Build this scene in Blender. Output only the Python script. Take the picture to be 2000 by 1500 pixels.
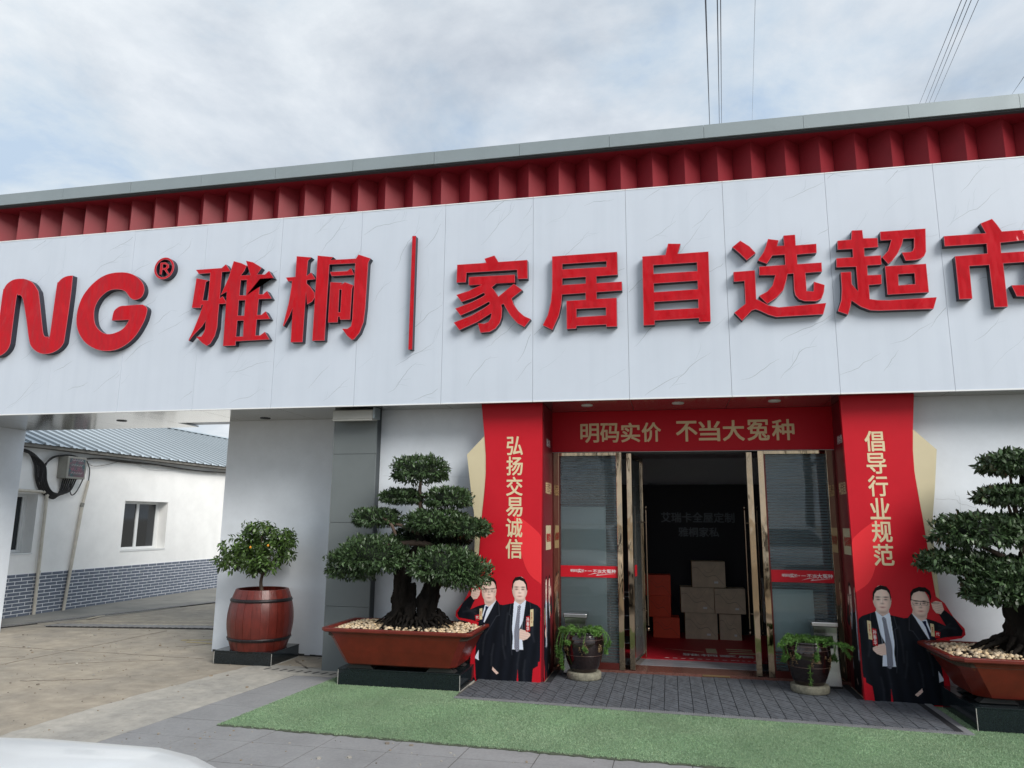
import bpy, math, random
import numpy as np
from mathutils import Matrix, Vector
for o in list(bpy.data.objects): bpy.data.objects.remove(o)
S = bpy.context.scene
COL = S.collection
rnd = random.Random(7)
rng = np.random.default_rng(11)

# ---------------------------------------------------------------- camera
cam = bpy.data.objects.new('camera', bpy.data.cameras.new('camera'))
COL.objects.link(cam)
yaw, pitch, roll = 0.210127871, 0.183386280, 0.008426088
cy, sy, cp, sp, cr, sr = math.cos(yaw), math.sin(yaw), math.cos(pitch), math.sin(pitch), math.cos(roll), math.sin(roll)
fwd = Vector((-sy*cp, cy*cp, sp)); right = Vector((cy, sy, 0)); up = right.cross(fwd)
r2 = right*cr + up*sr; u2 = up*cr - right*sr
M = Matrix(((r2.x, u2.x, -fwd.x, 0), (r2.y, u2.y, -fwd.y, 0), (r2.z, u2.z, -fwd.z, 1.575), (0, 0, 0, 1)))
cam.matrix_world = M
cam.data.sensor_width = 36; cam.data.lens = 36*1430/2000
cam.data.clip_start = 0.05; cam.data.clip_end = 2000
S.camera = cam

# ---------------------------------------------------------------- sky
w = bpy.data.worlds.new('World'); S.world = w; w.use_nodes = True
nt = w.node_tree; nt.nodes.clear()
def N(t, **k):
    n = nt.nodes.new(t)
    for a, b in k.items(): setattr(n, a, b)
    return n
out = N('ShaderNodeOutputWorld'); bg = N('ShaderNodeBackground'); bg.inputs[1].default_value = 0.1
sky = N('ShaderNodeTexSky', sky_type='NISHITA', sun_disc=False, sun_elevation=math.radians(38), sun_rotation=math.radians(130), air_density=1.2, dust_density=2.5)
tc = N('ShaderNodeTexCoord'); sep = N('ShaderNodeSeparateXYZ'); nt.links.new(tc.outputs['Generated'], sep.inputs[0])
zc = N('ShaderNodeMath', operation='MAXIMUM'); nt.links.new(sep.outputs[2], zc.inputs[0]); zc.inputs[1].default_value = 0.0
za = N('ShaderNodeMath', operation='ADD'); nt.links.new(zc.outputs[0], za.inputs[0]); za.inputs[1].default_value = 0.22
dx = N('ShaderNodeMath', operation='DIVIDE'); nt.links.new(sep.outputs[0], dx.inputs[0]); nt.links.new(za.outputs[0], dx.inputs[1])
dy = N('ShaderNodeMath', operation='DIVIDE'); nt.links.new(sep.outputs[1], dy.inputs[0]); nt.links.new(za.outputs[0], dy.inputs[1])
cb = N('ShaderNodeCombineXYZ'); nt.links.new(dx.outputs[0], cb.inputs[0]); nt.links.new(dy.outputs[0], cb.inputs[1])
def noise(scale, det, rough, dist, off):
    mp = N('ShaderNodeMapping'); mp.inputs['Location'].default_value = off; nt.links.new(cb.outputs[0], mp.inputs[0])
    n = N('ShaderNodeTexNoise'); n.inputs['Scale'].default_value = scale; n.inputs['Detail'].default_value = det
    n.inputs['Roughness'].default_value = rough; n.inputs['Distortion'].default_value = dist
    nt.links.new(mp.outputs[0], n.inputs['Vector']); return n
def ramp(src, stops):
    r = N('ShaderNodeValToRGB'); e = r.color_ramp.elements
    while len(e) > 1: e.remove(e[0])
    e[0].position, e[0].color = stops[0][0], stops[0][1] + (1,)
    for p, c in stops[1:]:
        q = e.new(p); q.color = c + (1,)
    nt.links.new(src, r.inputs[0]); return r
n1 = noise(1.7, 8, 0.58, 0.35, (3.1, 1.7, 0)); n2 = noise(2.3, 9, 0.62, 0.25, (8.3, 4.1, 0))
cov = ramp(n1.outputs[0], [(0.34, (.62,)*3), (0.50, (.92,)*3), (0.60, (1.0,)*3)])
ccol = ramp(n2.outputs[0], [(0.34, (4.9, 6.1, 7.6)), (0.44, (6.1, 7.0, 7.9)), (0.54, (7.2, 7.75, 8.3)), (0.68, (8.5, 8.9, 9.3))])
n1b = noise(0.55, 4, 0.5, 0.2, (0.4, 6.2, 0))
dens = ramp(n1b.outputs[0], [(0.3, (0.86, 0.88, 0.92)), (0.7, (1.08, 1.07, 1.05))])
mul = N('ShaderNodeMixRGB', blend_type='MULTIPLY'); mul.inputs[0].default_value = 1
nt.links.new(ccol.outputs[0], mul.inputs[1]); nt.links.new(dens.outputs[0], mul.inputs[2])
mix = N('ShaderNodeMixRGB'); nt.links.new(cov.outputs[0], mix.inputs[0]); nt.links.new(sky.outputs[0], mix.inputs[1]); nt.links.new(mul.outputs[0], mix.inputs[2])
nt.links.new(mix.outputs[0], bg.inputs[0]); nt.links.new(bg.outputs[0], out.inputs[0])

sl = bpy.data.lights.new('sun', 'SUN'); sl.energy = 3.0; sl.angle = math.radians(30); sl.color = (1.0, 0.965, 0.91)
sun = bpy.data.objects.new('sun', sl); COL.objects.link(sun)
sun.rotation_euler = Vector((-0.65, 0.54, -0.60)).to_track_quat('-Z', 'Y').to_euler()
S.view_settings.view_transform = 'Standard'; S.view_settings.look = 'None'
S.view_settings.exposure = 0.12; S.view_settings.gamma = 1; S.view_settings.use_curve_mapping = False
S.render.engine = 'CYCLES'
S.cycles.max_bounces = 8; S.cycles.diffuse_bounces = 3; S.cycles.glossy_bounces = 4; S.cycles.transmission_bounces = 6
S.cycles.caustics_reflective = False; S.cycles.caustics_refractive = False

# ---------------------------------------------------------------- materials
MATS = {}
def mat(name, col, rough=0.6, metal=0.0, var=0.0, vscale=6.0, bump=0.0, bscale=60.0, bdist=0.002, col2=None, ramp_pos=(0.35, 0.65),
        spec=0.5, coat=0.0, streak=None, attr=None, trans=0.0, detail=6, wave=None, alpha=1.0, vstretch=(1, 1, 1), grain=0.0, gscale=30.0, bdetail=5):
    m = bpy.data.materials.new(name); m.use_nodes = True
    t = m.node_tree; b = t.nodes['Principled BSDF']; L = t.links
    b.inputs['Base Color'].default_value = tuple(col) + (1,)
    b.inputs['Roughness'].default_value = rough; b.inputs['Metallic'].default_value = metal
    b.inputs['Specular IOR Level'].default_value = spec; b.inputs['Coat Weight'].default_value = coat; b.inputs['Coat Roughness'].default_value = 0.06
    b.inputs['Transmission Weight'].default_value = trans; b.inputs['Alpha'].default_value = alpha
    tc = t.nodes.new('ShaderNodeTexCoord')
    src = None
    if var > 0 or col2:
        mp = t.nodes.new('ShaderNodeMapping'); mp.inputs['Scale'].default_value = vstretch; L.new(tc.outputs['Object'], mp.inputs[0])
        n = t.nodes.new('ShaderNodeTexNoise'); n.inputs['Scale'].default_value = vscale; n.inputs['Detail'].default_value = detail; n.inputs['Roughness'].default_value = 0.62
        L.new(mp.outputs[0], n.inputs['Vector'])
        r = t.nodes.new('ShaderNodeValToRGB'); r.color_ramp.elements[0].position = ramp_pos[0]; r.color_ramp.elements[1].position = ramp_pos[1]
        c2 = col2 or tuple(min(1, c*(1-var)) for c in col); c1 = col if col2 else tuple(min(1, c*(1+var)) for c in col)
        r.color_ramp.elements[0].color = tuple(c2) + (1,); r.color_ramp.elements[1].color = tuple(c1) + (1,)
        L.new(n.outputs[0], r.inputs[0]); src = r.outputs[0]
        L.new(src, b.inputs['Base Color'])
    if grain > 0:
        n = t.nodes.new('ShaderNodeTexNoise'); n.inputs['Scale'].default_value = gscale; n.inputs['Detail'].default_value = 8; n.inputs['Roughness'].default_value = .7; L.new(tc.outputs['Object'], n.inputs['Vector'])
        r = t.nodes.new('ShaderNodeValToRGB'); r.color_ramp.elements[0].position = .36; r.color_ramp.elements[1].position = .64
        r.color_ramp.elements[0].color = (1-grain,)*3+(1,); r.color_ramp.elements[1].color = (1+grain*.6,)*3+(1,); L.new(n.outputs[0], r.inputs[0])
        mx = t.nodes.new('ShaderNodeMixRGB'); mx.blend_type = 'MULTIPLY'; mx.inputs[0].default_value = 1; L.new(src, mx.inputs[1]); L.new(r.outputs[0], mx.inputs[2]); L.new(mx.outputs[0], b.inputs['Base Color']); src = mx.outputs[0]
    if attr:
        a = t.nodes.new('ShaderNodeVertexColor'); a.layer_name = attr
        if src is None: L.new(a.outputs[0], b.inputs['Base Color']); src = a.outputs[0]
        else:
            mx = t.nodes.new('ShaderNodeMixRGB'); mx.blend_type = 'MULTIPLY'; mx.inputs[0].default_value = 1
            L.new(src, mx.inputs[1]); L.new(a.outputs[0], mx.inputs[2]); L.new(mx.outputs[0], b.inputs['Base Color']); src = mx.outputs[0]
    if bump > 0:
        n = t.nodes.new('ShaderNodeTexNoise'); n.inputs['Scale'].default_value = bscale; n.inputs['Detail'].default_value = bdetail
        mp = t.nodes.new('ShaderNodeMapping'); L.new(tc.outputs['Object'], mp.inputs[0]); L.new(mp.outputs[0], n.inputs['Vector'])
        if wave: mp.inputs['Scale'].default_value = wave
        bp = t.nodes.new('ShaderNodeBump'); bp.inputs['Strength'].default_value = bump; bp.inputs['Distance'].default_value = bdist
        L.new(n.outputs[0], bp.inputs['Height']); L.new(bp.outputs[0], b.inputs['Normal'])
        if coat > 0: L.new(bp.outputs[0], b.inputs['Coat Normal'])
    MATS[name] = m; return m

def srgb(r, g, b):
    f = lambda c: (c/255/12.92) if c/255 <= 0.04045 else ((c/255+0.055)/1.055)**2.4
    return (f(r), f(g), f(b))
mat('marble', (0.590, 0.650, 0.735), rough=0.38, var=0.02, vscale=1.5)
mat('vein', (0.34, 0.39, 0.43), rough=0.4)
mat('vein_soft', (0.45, 0.515, 0.58), rough=0.4)
def marble_nodes():
    m = MATS['marble']; t = m.node_tree; L = t.links; b = t.nodes['Principled BSDF']
    base = b.inputs['Base Color'].links[0].from_socket
    g = t.nodes.new('ShaderNodeNewGeometry')
    st2 = t.nodes.new('ShaderNodeMapping'); st2.inputs['Scale'].default_value = (9, 1, 0.35); L.new(g.outputs['Position'], st2.inputs[0])
    n3 = t.nodes.new('ShaderNodeTexNoise'); n3.inputs['Scale'].default_value = 1.0; n3.inputs['Detail'].default_value = 4; L.new(st2.outputs[0], n3.inputs['Vector'])
    r3 = t.nodes.new('ShaderNodeValToRGB'); r3.color_ramp.elements[0].position = 0.25; r3.color_ramp.elements[0].color = (.955, .96, .965, 1); r3.color_ramp.elements[1].position = 0.55; r3.color_ramp.elements[1].color = (1, 1, 1, 1)
    L.new(n3.outputs[0], r3.inputs[0])
    ms = t.nodes.new('ShaderNodeMixRGB'); ms.blend_type = 'MULTIPLY'; ms.inputs[0].default_value = 1; L.new(base, ms.inputs[1]); L.new(r3.outputs[0], ms.inputs[2])
    L.new(ms.outputs[0], b.inputs['Base Color'])
marble_nodes()
mat('joint', (0.20, 0.21, 0.23), rough=0.9)
mat('white_trim', (0.8, 0.82, 0.83), rough=0.35)
mat('sign_red', (0.48, 0.005, 0.012), rough=0.5, coat=0.55, bump=1.0, bscale=3.2, bdist=0.05, bdetail=2, wave=(1.7, 1, 0.7), spec=0.0)
mat('sign_edge', (0.60, 0.10, 0.12), rough=0.3)
mat('sign_return', (0.018, 0.018, 0.03), rough=0.42)
mat('red_cladding', (0.21, 0.010, 0.018), rough=0.5, coat=0.0, var=0.08, vscale=3, spec=0.35)
mat('cap_grey', (0.275, 0.32, 0.335), rough=0.38, metal=0.25, var=0.04, vscale=2)
mat('dark_under', (0.04, 0.045, 0.05), rough=0.7)
mat('soffit_metal', (0.52, 0.52, 0.50), rough=0.14, metal=0.85, bump=0.12, bscale=1.6, bdist=0.03, wave=(1, .4, 1))
mat('white_plaster', (0.80, 0.85, 0.91), rough=0.85, var=0.035, vscale=2.2, bump=0.15, bscale=90, bdist=0.001, grain=0.045, gscale=2.5)
mat('shed_plaster', (0.95, 0.945, 0.92), rough=0.9, var=0.03, vscale=1.6, bump=0.25, bscale=50, bdist=0.0015, grain=0.05, gscale=2.2)
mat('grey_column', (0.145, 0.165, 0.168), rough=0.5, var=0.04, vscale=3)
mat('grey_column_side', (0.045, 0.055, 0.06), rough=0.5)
mat('lamp_white', (0.8, 0.8, 0.78), rough=0.4)
mat('awning_grey', (0.42, 0.42, 0.39), rough=0.5, var=0.06, vscale=8)
RED = (0.56, 0.013, 0.025)
mat('board_red', RED, rough=0.38, var=0.02, vscale=2, spec=0.2, grain=0.03, gscale=6)
mat('board_edge', (0.55, 0.06, 0.08), rough=0.5)
mat('board_gold', (0.64, 0.56, 0.37), rough=0.45, var=0.03, vscale=3)
mat('leaf_red', (0.82, 0.035, 0.045), rough=0.38, spec=0.2)
mat('print_gold', (0.74, 0.61, 0.38), rough=0.45)
mat('banner_red', (0.55, 0.006, 0.018), rough=0.45, spec=0.2)
mat('banner_gold', (0.78, 0.58, 0.34), rough=0.5)
mat('print_white', (0.8, 0.8, 0.8), rough=0.5)
mat('figure_print', (1, 1, 1), rough=0.5, attr='c', spec=0.12)
mat('gold_metal', (0.50, 0.38, 0.26), rough=0.05, metal=1.0, bump=0.35, bscale=3, bdist=0.014, bdetail=2, wave=(2.5, 2.5, .8))
mat('red_frame', (0.14, 0.03, 0.025), rough=0.2, metal=0.5, bump=0.3, bscale=6, bdist=0.01)
mat('steel', (0.55, 0.54, 0.53), rough=0.22, metal=1.0, bump=0.08, bscale=20)
mat('chrome', (0.75, 0.75, 0.75), rough=0.08, metal=1.0)
mat('bronze', (0.30, 0.22, 0.16), rough=0.2, metal=1.0)
mat('glass', (0.86, 0.92, 0.93), rough=0.0)
def glass_nodes():
    t = MATS['glass'].node_tree; L = t.links; o = t.nodes['Material Output']
    tr = t.nodes.new('ShaderNodeBsdfTransparent'); tr.inputs[0].default_value = (.80, .86, .88, 1); gl = t.nodes.new('ShaderNodeBsdfGlossy'); gl.inputs['Roughness'].default_value = 0.01
    f = t.nodes.new('ShaderNodeFresnel'); f.inputs[0].default_value = 1.52
    n = t.nodes.new('ShaderNodeTexNoise'); n.inputs['Scale'].default_value = 1.4; bp = t.nodes.new('ShaderNodeBump'); bp.inputs['Strength'].default_value = .04; bp.inputs['Distance'].default_value = .02
    L.new(n.outputs[0], bp.inputs['Height']); L.new(bp.outputs[0], gl.inputs['Normal'])
    mx = t.nodes.new('ShaderNodeMixShader'); L.new(f.outputs[0], mx.inputs[0]); L.new(tr.outputs[0], mx.inputs[1]); L.new(gl.outputs[0], mx.inputs[2]); df = t.nodes.new('ShaderNodeBsdfDiffuse'); df.inputs[0].default_value = (.62, .68, .68, 1); m2 = t.nodes.new('ShaderNodeMixShader'); m2.inputs[0].default_value = .07; L.new(mx.outputs[0], m2.inputs[1]); L.new(df.outputs[0], m2.inputs[2]); L.new(m2.outputs[0], o.inputs[0])
glass_nodes()
mat('blind', (0.24, 0.34, 0.41), rough=0.6)
mat('board_and_reflection', (0.74, 0.84, 0.82), rough=0.55, var=0.03, vscale=3)
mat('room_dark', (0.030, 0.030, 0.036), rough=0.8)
mat('reveal_red', (0.17, 0.005, 0.014), rough=0.5)
mat('header_grey', (0.45, 0.45, 0.44), rough=0.4)
mat('room_wall', (0.62, 0.62, 0.66), rough=0.85)
mat('room_letter', (0.10, 0.12, 0.14), rough=0.4)
mat('floor_tile', (0.30, 0.31, 0.34), rough=0.15, var=0.15, vscale=3, vstretch=(1, 4, 1))
mat('threshold', (0.16, 0.07, 0.055), rough=0.18, var=0.25, vscale=40)
mat('mat_red', (0.42, 0.008, 0.02), rough=0.5, var=0.05, vscale=5)
mat('carton_grey', (0.62, 0.51, 0.38), rough=0.7, var=0.05, vscale=4, grain=0.08, gscale=8)
mat('carton_side', (0.50, 0.30, 0.14), rough=0.7)
mat('carton_line', (0.30, 0.24, 0.17), rough=0.7)
mat('carton_orange', (0.75, 0.06, 0.015), rough=0.55, var=0.05, vscale=5)
mat('carton_orange_dark', (0.40, 0.03, 0.01), rough=0.55)
mat('black_rubber', (0.02, 0.02, 0.02), rough=0.6)
mat('barrel_red', (0.125, 0.018, 0.012), rough=0.36, var=0.18, vscale=9, vstretch=(3, 3, .35), bump=0.5, bscale=24, bdist=0.004, wave=(3, 3, .25), grain=0.18, gscale=13)
mat('hoop_iron', (0.022, 0.018, 0.020), rough=0.4, metal=0.4, bump=0.4, bscale=60)
mat('soil', (0.06, 0.04, 0.03), rough=0.95, bump=1, bscale=60, bdist=0.01)
mat('granite_black', (0.011, 0.016, 0.019), rough=0.13, var=0.3, vscale=120)
mat('granite_seam', (0.42, 0.41, 0.38), rough=0.8, var=0.2, vscale=40)
mat('tray_red', (0.150, 0.017, 0.009), rough=0.30, coat=0.15, var=0.10, vscale=7, bump=0.15, bscale=14, grain=0.16, gscale=11)
mat('bark', (0.016, 0.013, 0.011), rough=0.95, col2=(0.006, 0.005, 0.004), vscale=14, vstretch=(1, 1, .3), bump=1.0, bscale=22, bdist=0.02, wave=(1, 1, .35), spec=0.2)
mat('twig', (0.11, 0.075, 0.055), rough=0.8, var=0.2)
mat('leaf_bonsai', (0.050, 0.088, 0.036), rough=0.42, attr='c', var=0.12, vscale=3)
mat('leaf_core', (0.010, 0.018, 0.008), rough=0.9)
mat('leaf_kumquat', (0.052, 0.095, 0.024), rough=0.36, attr='c', var=0.1, vscale=3, spec=0.4)
mat('leaf_fern', (0.10, 0.22, 0.045), rough=0.6, attr='c', var=0.1, vscale=3)
mat('kumquat', (0.75, 0.30, 0.02), rough=0.35)
mat('pebble', (0.50, 0.44, 0.34), rough=0.6, attr='c', var=0.15, vscale=25)
mat('pot_glaze', (0.012, 0.006, 0.006), rough=0.12, coat=0.5, var=0.3, vscale=6)
mat('pot_line', (0.10, 0.06, 0.05), rough=0.3)
mat('pot_gold', (0.17, 0.11, 0.05), rough=0.4)
mat('stone_disc', (0.215, 0.205, 0.155), rough=0.9, var=0.22, vscale=30, bump=0.9, bscale=60, bdist=0.006)
mat('turf', (0.28, 0.425, 0.25), rough=0.9, attr='c', col2=(0.305, 0.42, 0.265), vscale=1.3, ramp_pos=(.4, .6))
mat('turf_weave', (0.15, 0.235, 0.135), rough=1.0, var=0.15, vscale=40)
mat('turf_base', (0.075, 0.09, 0.06), rough=1.0, var=0.2, vscale=30)
mat('mat_stone', (0.105, 0.115, 0.130), rough=0.6, var=0.22, vscale=24, vstretch=(1, .35, 1), bump=0.9, bscale=36, bdist=0.008, wave=(.5, 1.6, 1))
mat('mat_edge', (0.21, 0.215, 0.225), rough=0.7, var=0.1)
mat('mat_groove', (0.018, 0.02, 0.024), rough=0.8)
mat('granite_tile', (0.285, 0.285, 0.287), rough=0.7, var=0.09, vscale=2.2, grain=.10, gscale=45, bump=0.4, bscale=300, bdist=0.001)
mat('paver_joint', (0.12, 0.115, 0.11), rough=0.95)
mat('plaster_line', (0.52, 0.55, 0.58), rough=0.9)
mat('concrete', (0.40, 0.345, 0.270), rough=0.85, col2=(0.31, 0.275, 0.225), vscale=1.1, ramp_pos=(.38, .62), grain=.20, gscale=5, bump=0.5, bscale=22, bdist=0.004, detail=12)
mat('concrete_pale', (0.47, 0.44, 0.385), rough=0.9, col2=(0.34, 0.325, 0.295), vscale=1.8, ramp_pos=(.36, .64), bump=0.6, bscale=18, bdist=0.006, detail=12, vstretch=(1, .6, 1), grain=.16, gscale=9)
mat('concrete_grey', (0.36, 0.34, 0.30), rough=0.9, col2=(0.24, 0.235, 0.215), vscale=1.5, bump=0.5, bscale=20, bdist=0.006, detail=10)
mat('crack', (0.22, 0.19, 0.155), rough=1.0, var=0.4, vscale=9)
mat('yellow_line', (0.42, 0.34, 0.17), rough=0.9, var=0.25, vscale=20)
mat('pale_line', (0.50, 0.44, 0.34), rough=0.9, var=0.2, vscale=12)
mat('drain_dark', (0.035, 0.035, 0.035), rough=0.8)
mat('drain_iron', (0.30, 0.29, 0.28), rough=0.6, metal=0.3, var=0.2)
mat('brick_grey', (0.15, 0.175, 0.225), rough=0.85, var=0.14, vscale=5)
mat('mortar', (0.88, 0.89, 0.91), rough=0.9, var=0.05)
mat('roof_sheet', (0.50, 0.565, 0.61), rough=0.45, metal=0.0, var=0.05, vscale=1.2)
mat('rib_shade', (0.20, 0.23, 0.25), rough=0.7)
mat('roof_under', (0.20, 0.19, 0.17), rough=0.9, var=0.3, vscale=6)
mat('window_white', (0.78, 0.79, 0.78), rough=0.4)
mat('window_glass', (0.018, 0.022, 0.026), rough=0.04, spec=0.6)
mat('curtain', (0.10, 0.11, 0.11), rough=0.8)
mat('cable', (0.018, 0.017, 0.018), rough=0.55)
mat('pvc', (0.62, 0.575, 0.49), rough=0.6, var=0.1, vscale=7)
mat('box_grey', (0.27, 0.265, 0.235), rough=0.6, var=0.1, vscale=8)
mat('box_art', (0.05, 0.10, 0.11), rough=0.6, col2=(0.16, 0.09, 0.11), vscale=14, ramp_pos=(.45, .55))
mat('scribble', (0.60, 0.62, 0.62), rough=0.7)
mat('scribble_teal', (0.12, 0.30, 0.28), rough=0.7); mat('scribble_pink', (0.5, 0.25, 0.32), rough=0.7)
mat('wire_dark', (0.03, 0.035, 0.06), rough=0.6)
mat('car_white', (0.88, 0.90, 0.90), rough=0.35, coat=0.3)
mat('car_glass', (0.02, 0.022, 0.025), rough=0.03, spec=0.8)
mat('car_dark', (0.02, 0.02, 0.022), rough=0.5)
mat('headlight', (0.35, 0.37, 0.40), rough=0.06, metal=0.6)
mat('tree_leaf', (0.06, 0.10, 0.035), rough=0.6, attr='c')
mat('tree_bark', (0.10, 0.08, 0.06), rough=0.9, var=0.2)

# ---------------------------------------------------------------- mesh helpers
def tag(o, label=None, cat=None, group=None, kind=None):
    for k, v in (('label', label), ('category', cat), ('group', group), ('kind', kind)):
        if v: o[k] = v
    return o
def link(o, parent=None):
    COL.objects.link(o)
    if parent: o.parent = parent
    return o
def thing(name, loc, label, cat, group=None):
    o = bpy.data.objects.new(name, None); o.empty_display_size = 0.2; o.location = loc
    COL.objects.link(o); return tag(o, label, cat, group)
class MB:
    """collects shapes for one mesh object, world coordinates"""
    def __init__(s): s.v = []; s.f = []; s.m = []; s.sm = []
    def add(s, vs, fs, mi=0, smooth=False):
        b = len(s.v); s.v += [tuple(v) for v in vs]
        for f in fs: s.f.append([b+i for i in f]); s.m.append(mi); s.sm.append(smooth)
    def box(s, x0, x1, y0, y1, z0, z1, mi=0):
        s.add([(x0,y0,z0),(x1,y0,z0),(x1,y1,z0),(x0,y1,z0),(x0,y0,z1),(x1,y0,z1),(x1,y1,z1),(x0,y1,z1)],
              [(0,3,2,1),(4,5,6,7),(0,1,5,4),(1,2,6,5),(2,3,7,6),(3,0,4,7)], mi); return s
    def prism(s, pts, axis, a, b, mi=0):
        """pts 2D outline, extruded along axis from a to b ('y': (x,z), 'z': (x,y), 'x': (y,z))"""
        n = len(pts)
        area = sum(pts[i][0]*pts[(i+1)%n][1]-pts[(i+1)%n][0]*pts[i][1] for i in range(n))
        if area < 0: pts = pts[::-1]
        mk = {'y': lambda p, t: (p[0], t, p[1]), 'z': lambda p, t: (p[0], p[1], t), 'x': lambda p, t: (t, p[0], p[1])}[axis]
        vs = [mk(p, a) for p in pts] + [mk(p, b) for p in pts]
        s.add(vs, [tuple(range(n)) if (axis == 'y') == (b > a) else tuple(range(n))[::-1], tuple(range(n, 2*n))[::-1] if (axis == 'y') == (b > a) else tuple(range(n, 2*n))], mi)
        s.add(vs, [(i, (i+1) % n, n+(i+1) % n, n+i) if (axis == 'y') != (b > a) else (i, n+i, n+(i+1) % n, (i+1) % n) for i in range(n)], mi); return s
    def tube(s, path, rad, n=8, mi=0, cap=True, rfun=None):
        P = [Vector(p) for p in path]
        if not hasattr(rad, '__len__'): rad = [rad]*len(P)
        prev = None; rings = []
        for i, p in enumerate(P):
            d = (P[min(i+1, len(P)-1)]-P[max(i-1, 0)]).normalized()
            a = prev if prev is not None else (Vector((0, 0, 1)) if abs(d.z) < .9 else Vector((1, 0, 0)))
            u = (a - d*a.dot(d)).normalized(); prev = u; v = d.cross(u)
            rings.append([p + (u*math.cos(t)+v*math.sin(t))*rad[i]*(rfun(i, t) if rfun else 1) for t in [2*math.pi*k/n for k in range(n)]])
        vs = [q for r in rings for q in r]; fs = []
        for i in range(len(P)-1):
            for k in range(n): fs.append((i*n+k, i*n+(k+1) % n, (i+1)*n+(k+1) % n, (i+1)*n+k))
        s.add(vs, fs, mi, True)
        if cap: s.add(rings[0], [tuple(range(n))[::-1]], mi); s.add(rings[-1], [tuple(range(n))], mi)
        return s
    def lathe(s, prof, c, n=32, mi=0, t0=0, t1=2*math.pi, sx=1, sy=1):
        full = abs(t1-t0-2*math.pi) < 1e-6; m = n if full else n+1
        vs = [(c[0]+r*sx*math.cos(t0+(t1-t0)*k/n), c[1]+r*sy*math.sin(t0+(t1-t0)*k/n), c[2]+z) for r, z in prof for k in range(m)]
        fs = [(i*m+k, i*m+(k+1) % m, (i+1)*m+(k+1) % m, (i+1)*m+k) for i in range(len(prof)-1) for k in range(n)]
        s.add(vs, fs, mi, True); return s
    def build(s, name, mats, parent=None, bevel=0.0):
        me = bpy.data.meshes.new(name); me.from_pydata(s.v, [], s.f)
        if not isinstance(mats, (list, tuple)): mats = [mats]
        for q in mats: me.materials.append(MATS[q])
        me.polygons.foreach_set('material_index', s.m); me.polygons.foreach_set('use_smooth', s.sm); me.update()
        o = bpy.data.objects.new(name, me); COL.objects.link(o)
        if parent:
            o.parent = parent; o.matrix_parent_inverse = Matrix.Translation(-Vector(parent.matrix_basis.translation)) if False else Matrix.Identity(4)
            off = world_off(parent); me.transform(Matrix.Translation(-off))
        if bevel > 0:
            bm_ = o.modifiers.new('bevel', 'BEVEL'); bm_.width = bevel; bm_.segments = 2; bm_.limit_method = 'ANGLE'; bm_.angle_limit = math.radians(40)
        return o
def world_off(o):
    v = Vector((0, 0, 0))
    while o is not None: v += Vector(o.location); o = o.parent
    return v
def box(name, x0, x1, y0, y1, z0, z1, m, parent=None, bevel=0.0): return MB().box(x0, x1, y0, y1, z0, z1).build(name, m, parent, bevel)
def text(name, body, m, fit, y=None, parent=None, bold=0.02, depth=0.0015, axis='y', flip=1, vertical=False, shear=0.0, keep=True):
    """fit=(u0,u1,v0,v1): the box that the glyphs fill; axis 'y': u=x,v=z facing -y; 'x': u=y,v=z; 'z': u=x,v=y facing up"""
    u0, u1, v0, v1 = fit
    c = bpy.data.curves.new('glyph', 'FONT'); c.body = '\n'.join(body) if vertical else body; c.shear = shear; c.resolution_u = 3; c.space_line = 1.0 if not vertical else 1.02
    o = bpy.data.objects.new('glyph', c); COL.objects.link(o)
    me = bpy.data.meshes.new_from_object(o.evaluated_get(bpy.context.evaluated_depsgraph_get()))
    bpy.data.objects.remove(o); bpy.data.curves.remove(c)
    n = len(me.vertices); co = np.empty(n*3); me.vertices.foreach_get('co', co); co = co.reshape(-1, 3)[:, :2]
    mn, mx = co.min(0), co.max(0)
    co = (co-mn)/(mx-mn); U = u0+co[:, 0]*(u1-u0); V = v0+co[:, 1]*(v1-v0)
    P = {'y': lambda: np.stack([U, np.full(n, y), V], 1), 'x': lambda: np.stack([np.full(n, y), U, V], 1), 'z': lambda: np.stack([U, V, np.full(n, y)], 1)}[axis]()
    me.vertices.foreach_set('co', P.ravel())
    # bolder strokes: the glyph laid down several times, each sheet a little proud of the last
    fs = [tuple(p.vertices) for p in me.polygons]; d = {'y': np.array([0, -1., 0]), 'x': np.array([-1.*flip, 0, 0]), 'z': np.array([0, 0, 1.])}[axis]
    e1 = {'y': np.array([1., 0, 0]), 'x': np.array([0, 1., 0]), 'z': np.array([1., 0, 0])}[axis]; e2 = {'y': np.array([0, 0, 1.]), 'x': np.array([0, 0, 1.]), 'z': np.array([0, 1., 0])}[axis]
    hgt = (v1-v0)/(len(body) if vertical else 1); bw = hgt*bold*1.15
    VV, FF = [], []
    for k, (aa, bb) in enumerate(((0, 0), (1, 0), (-1, 0), (0, 1), (0, -1), (.8, .8), (-.8, .8), (.8, -.8), (-.8, -.8))):
        FF += [tuple(q+len(VV)*n for q in f) for f in fs]; VV.append(P*1+e1*aa*bw+e2*bb*bw+d*(depth*.15*k))
    bpy.data.meshes.remove(me); me = bpy.data.meshes.new(name); me.from_pydata(np.concatenate(VV).tolist(), [], FF)
    me.materials.clear(); me.materials.append(MATS[m]); me.name = name
    o = bpy.data.objects.new(name, me); COL.objects.link(o)
    if parent: o.parent = parent; me.transform(Matrix.Translation(-world_off(parent)))
    return o
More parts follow.
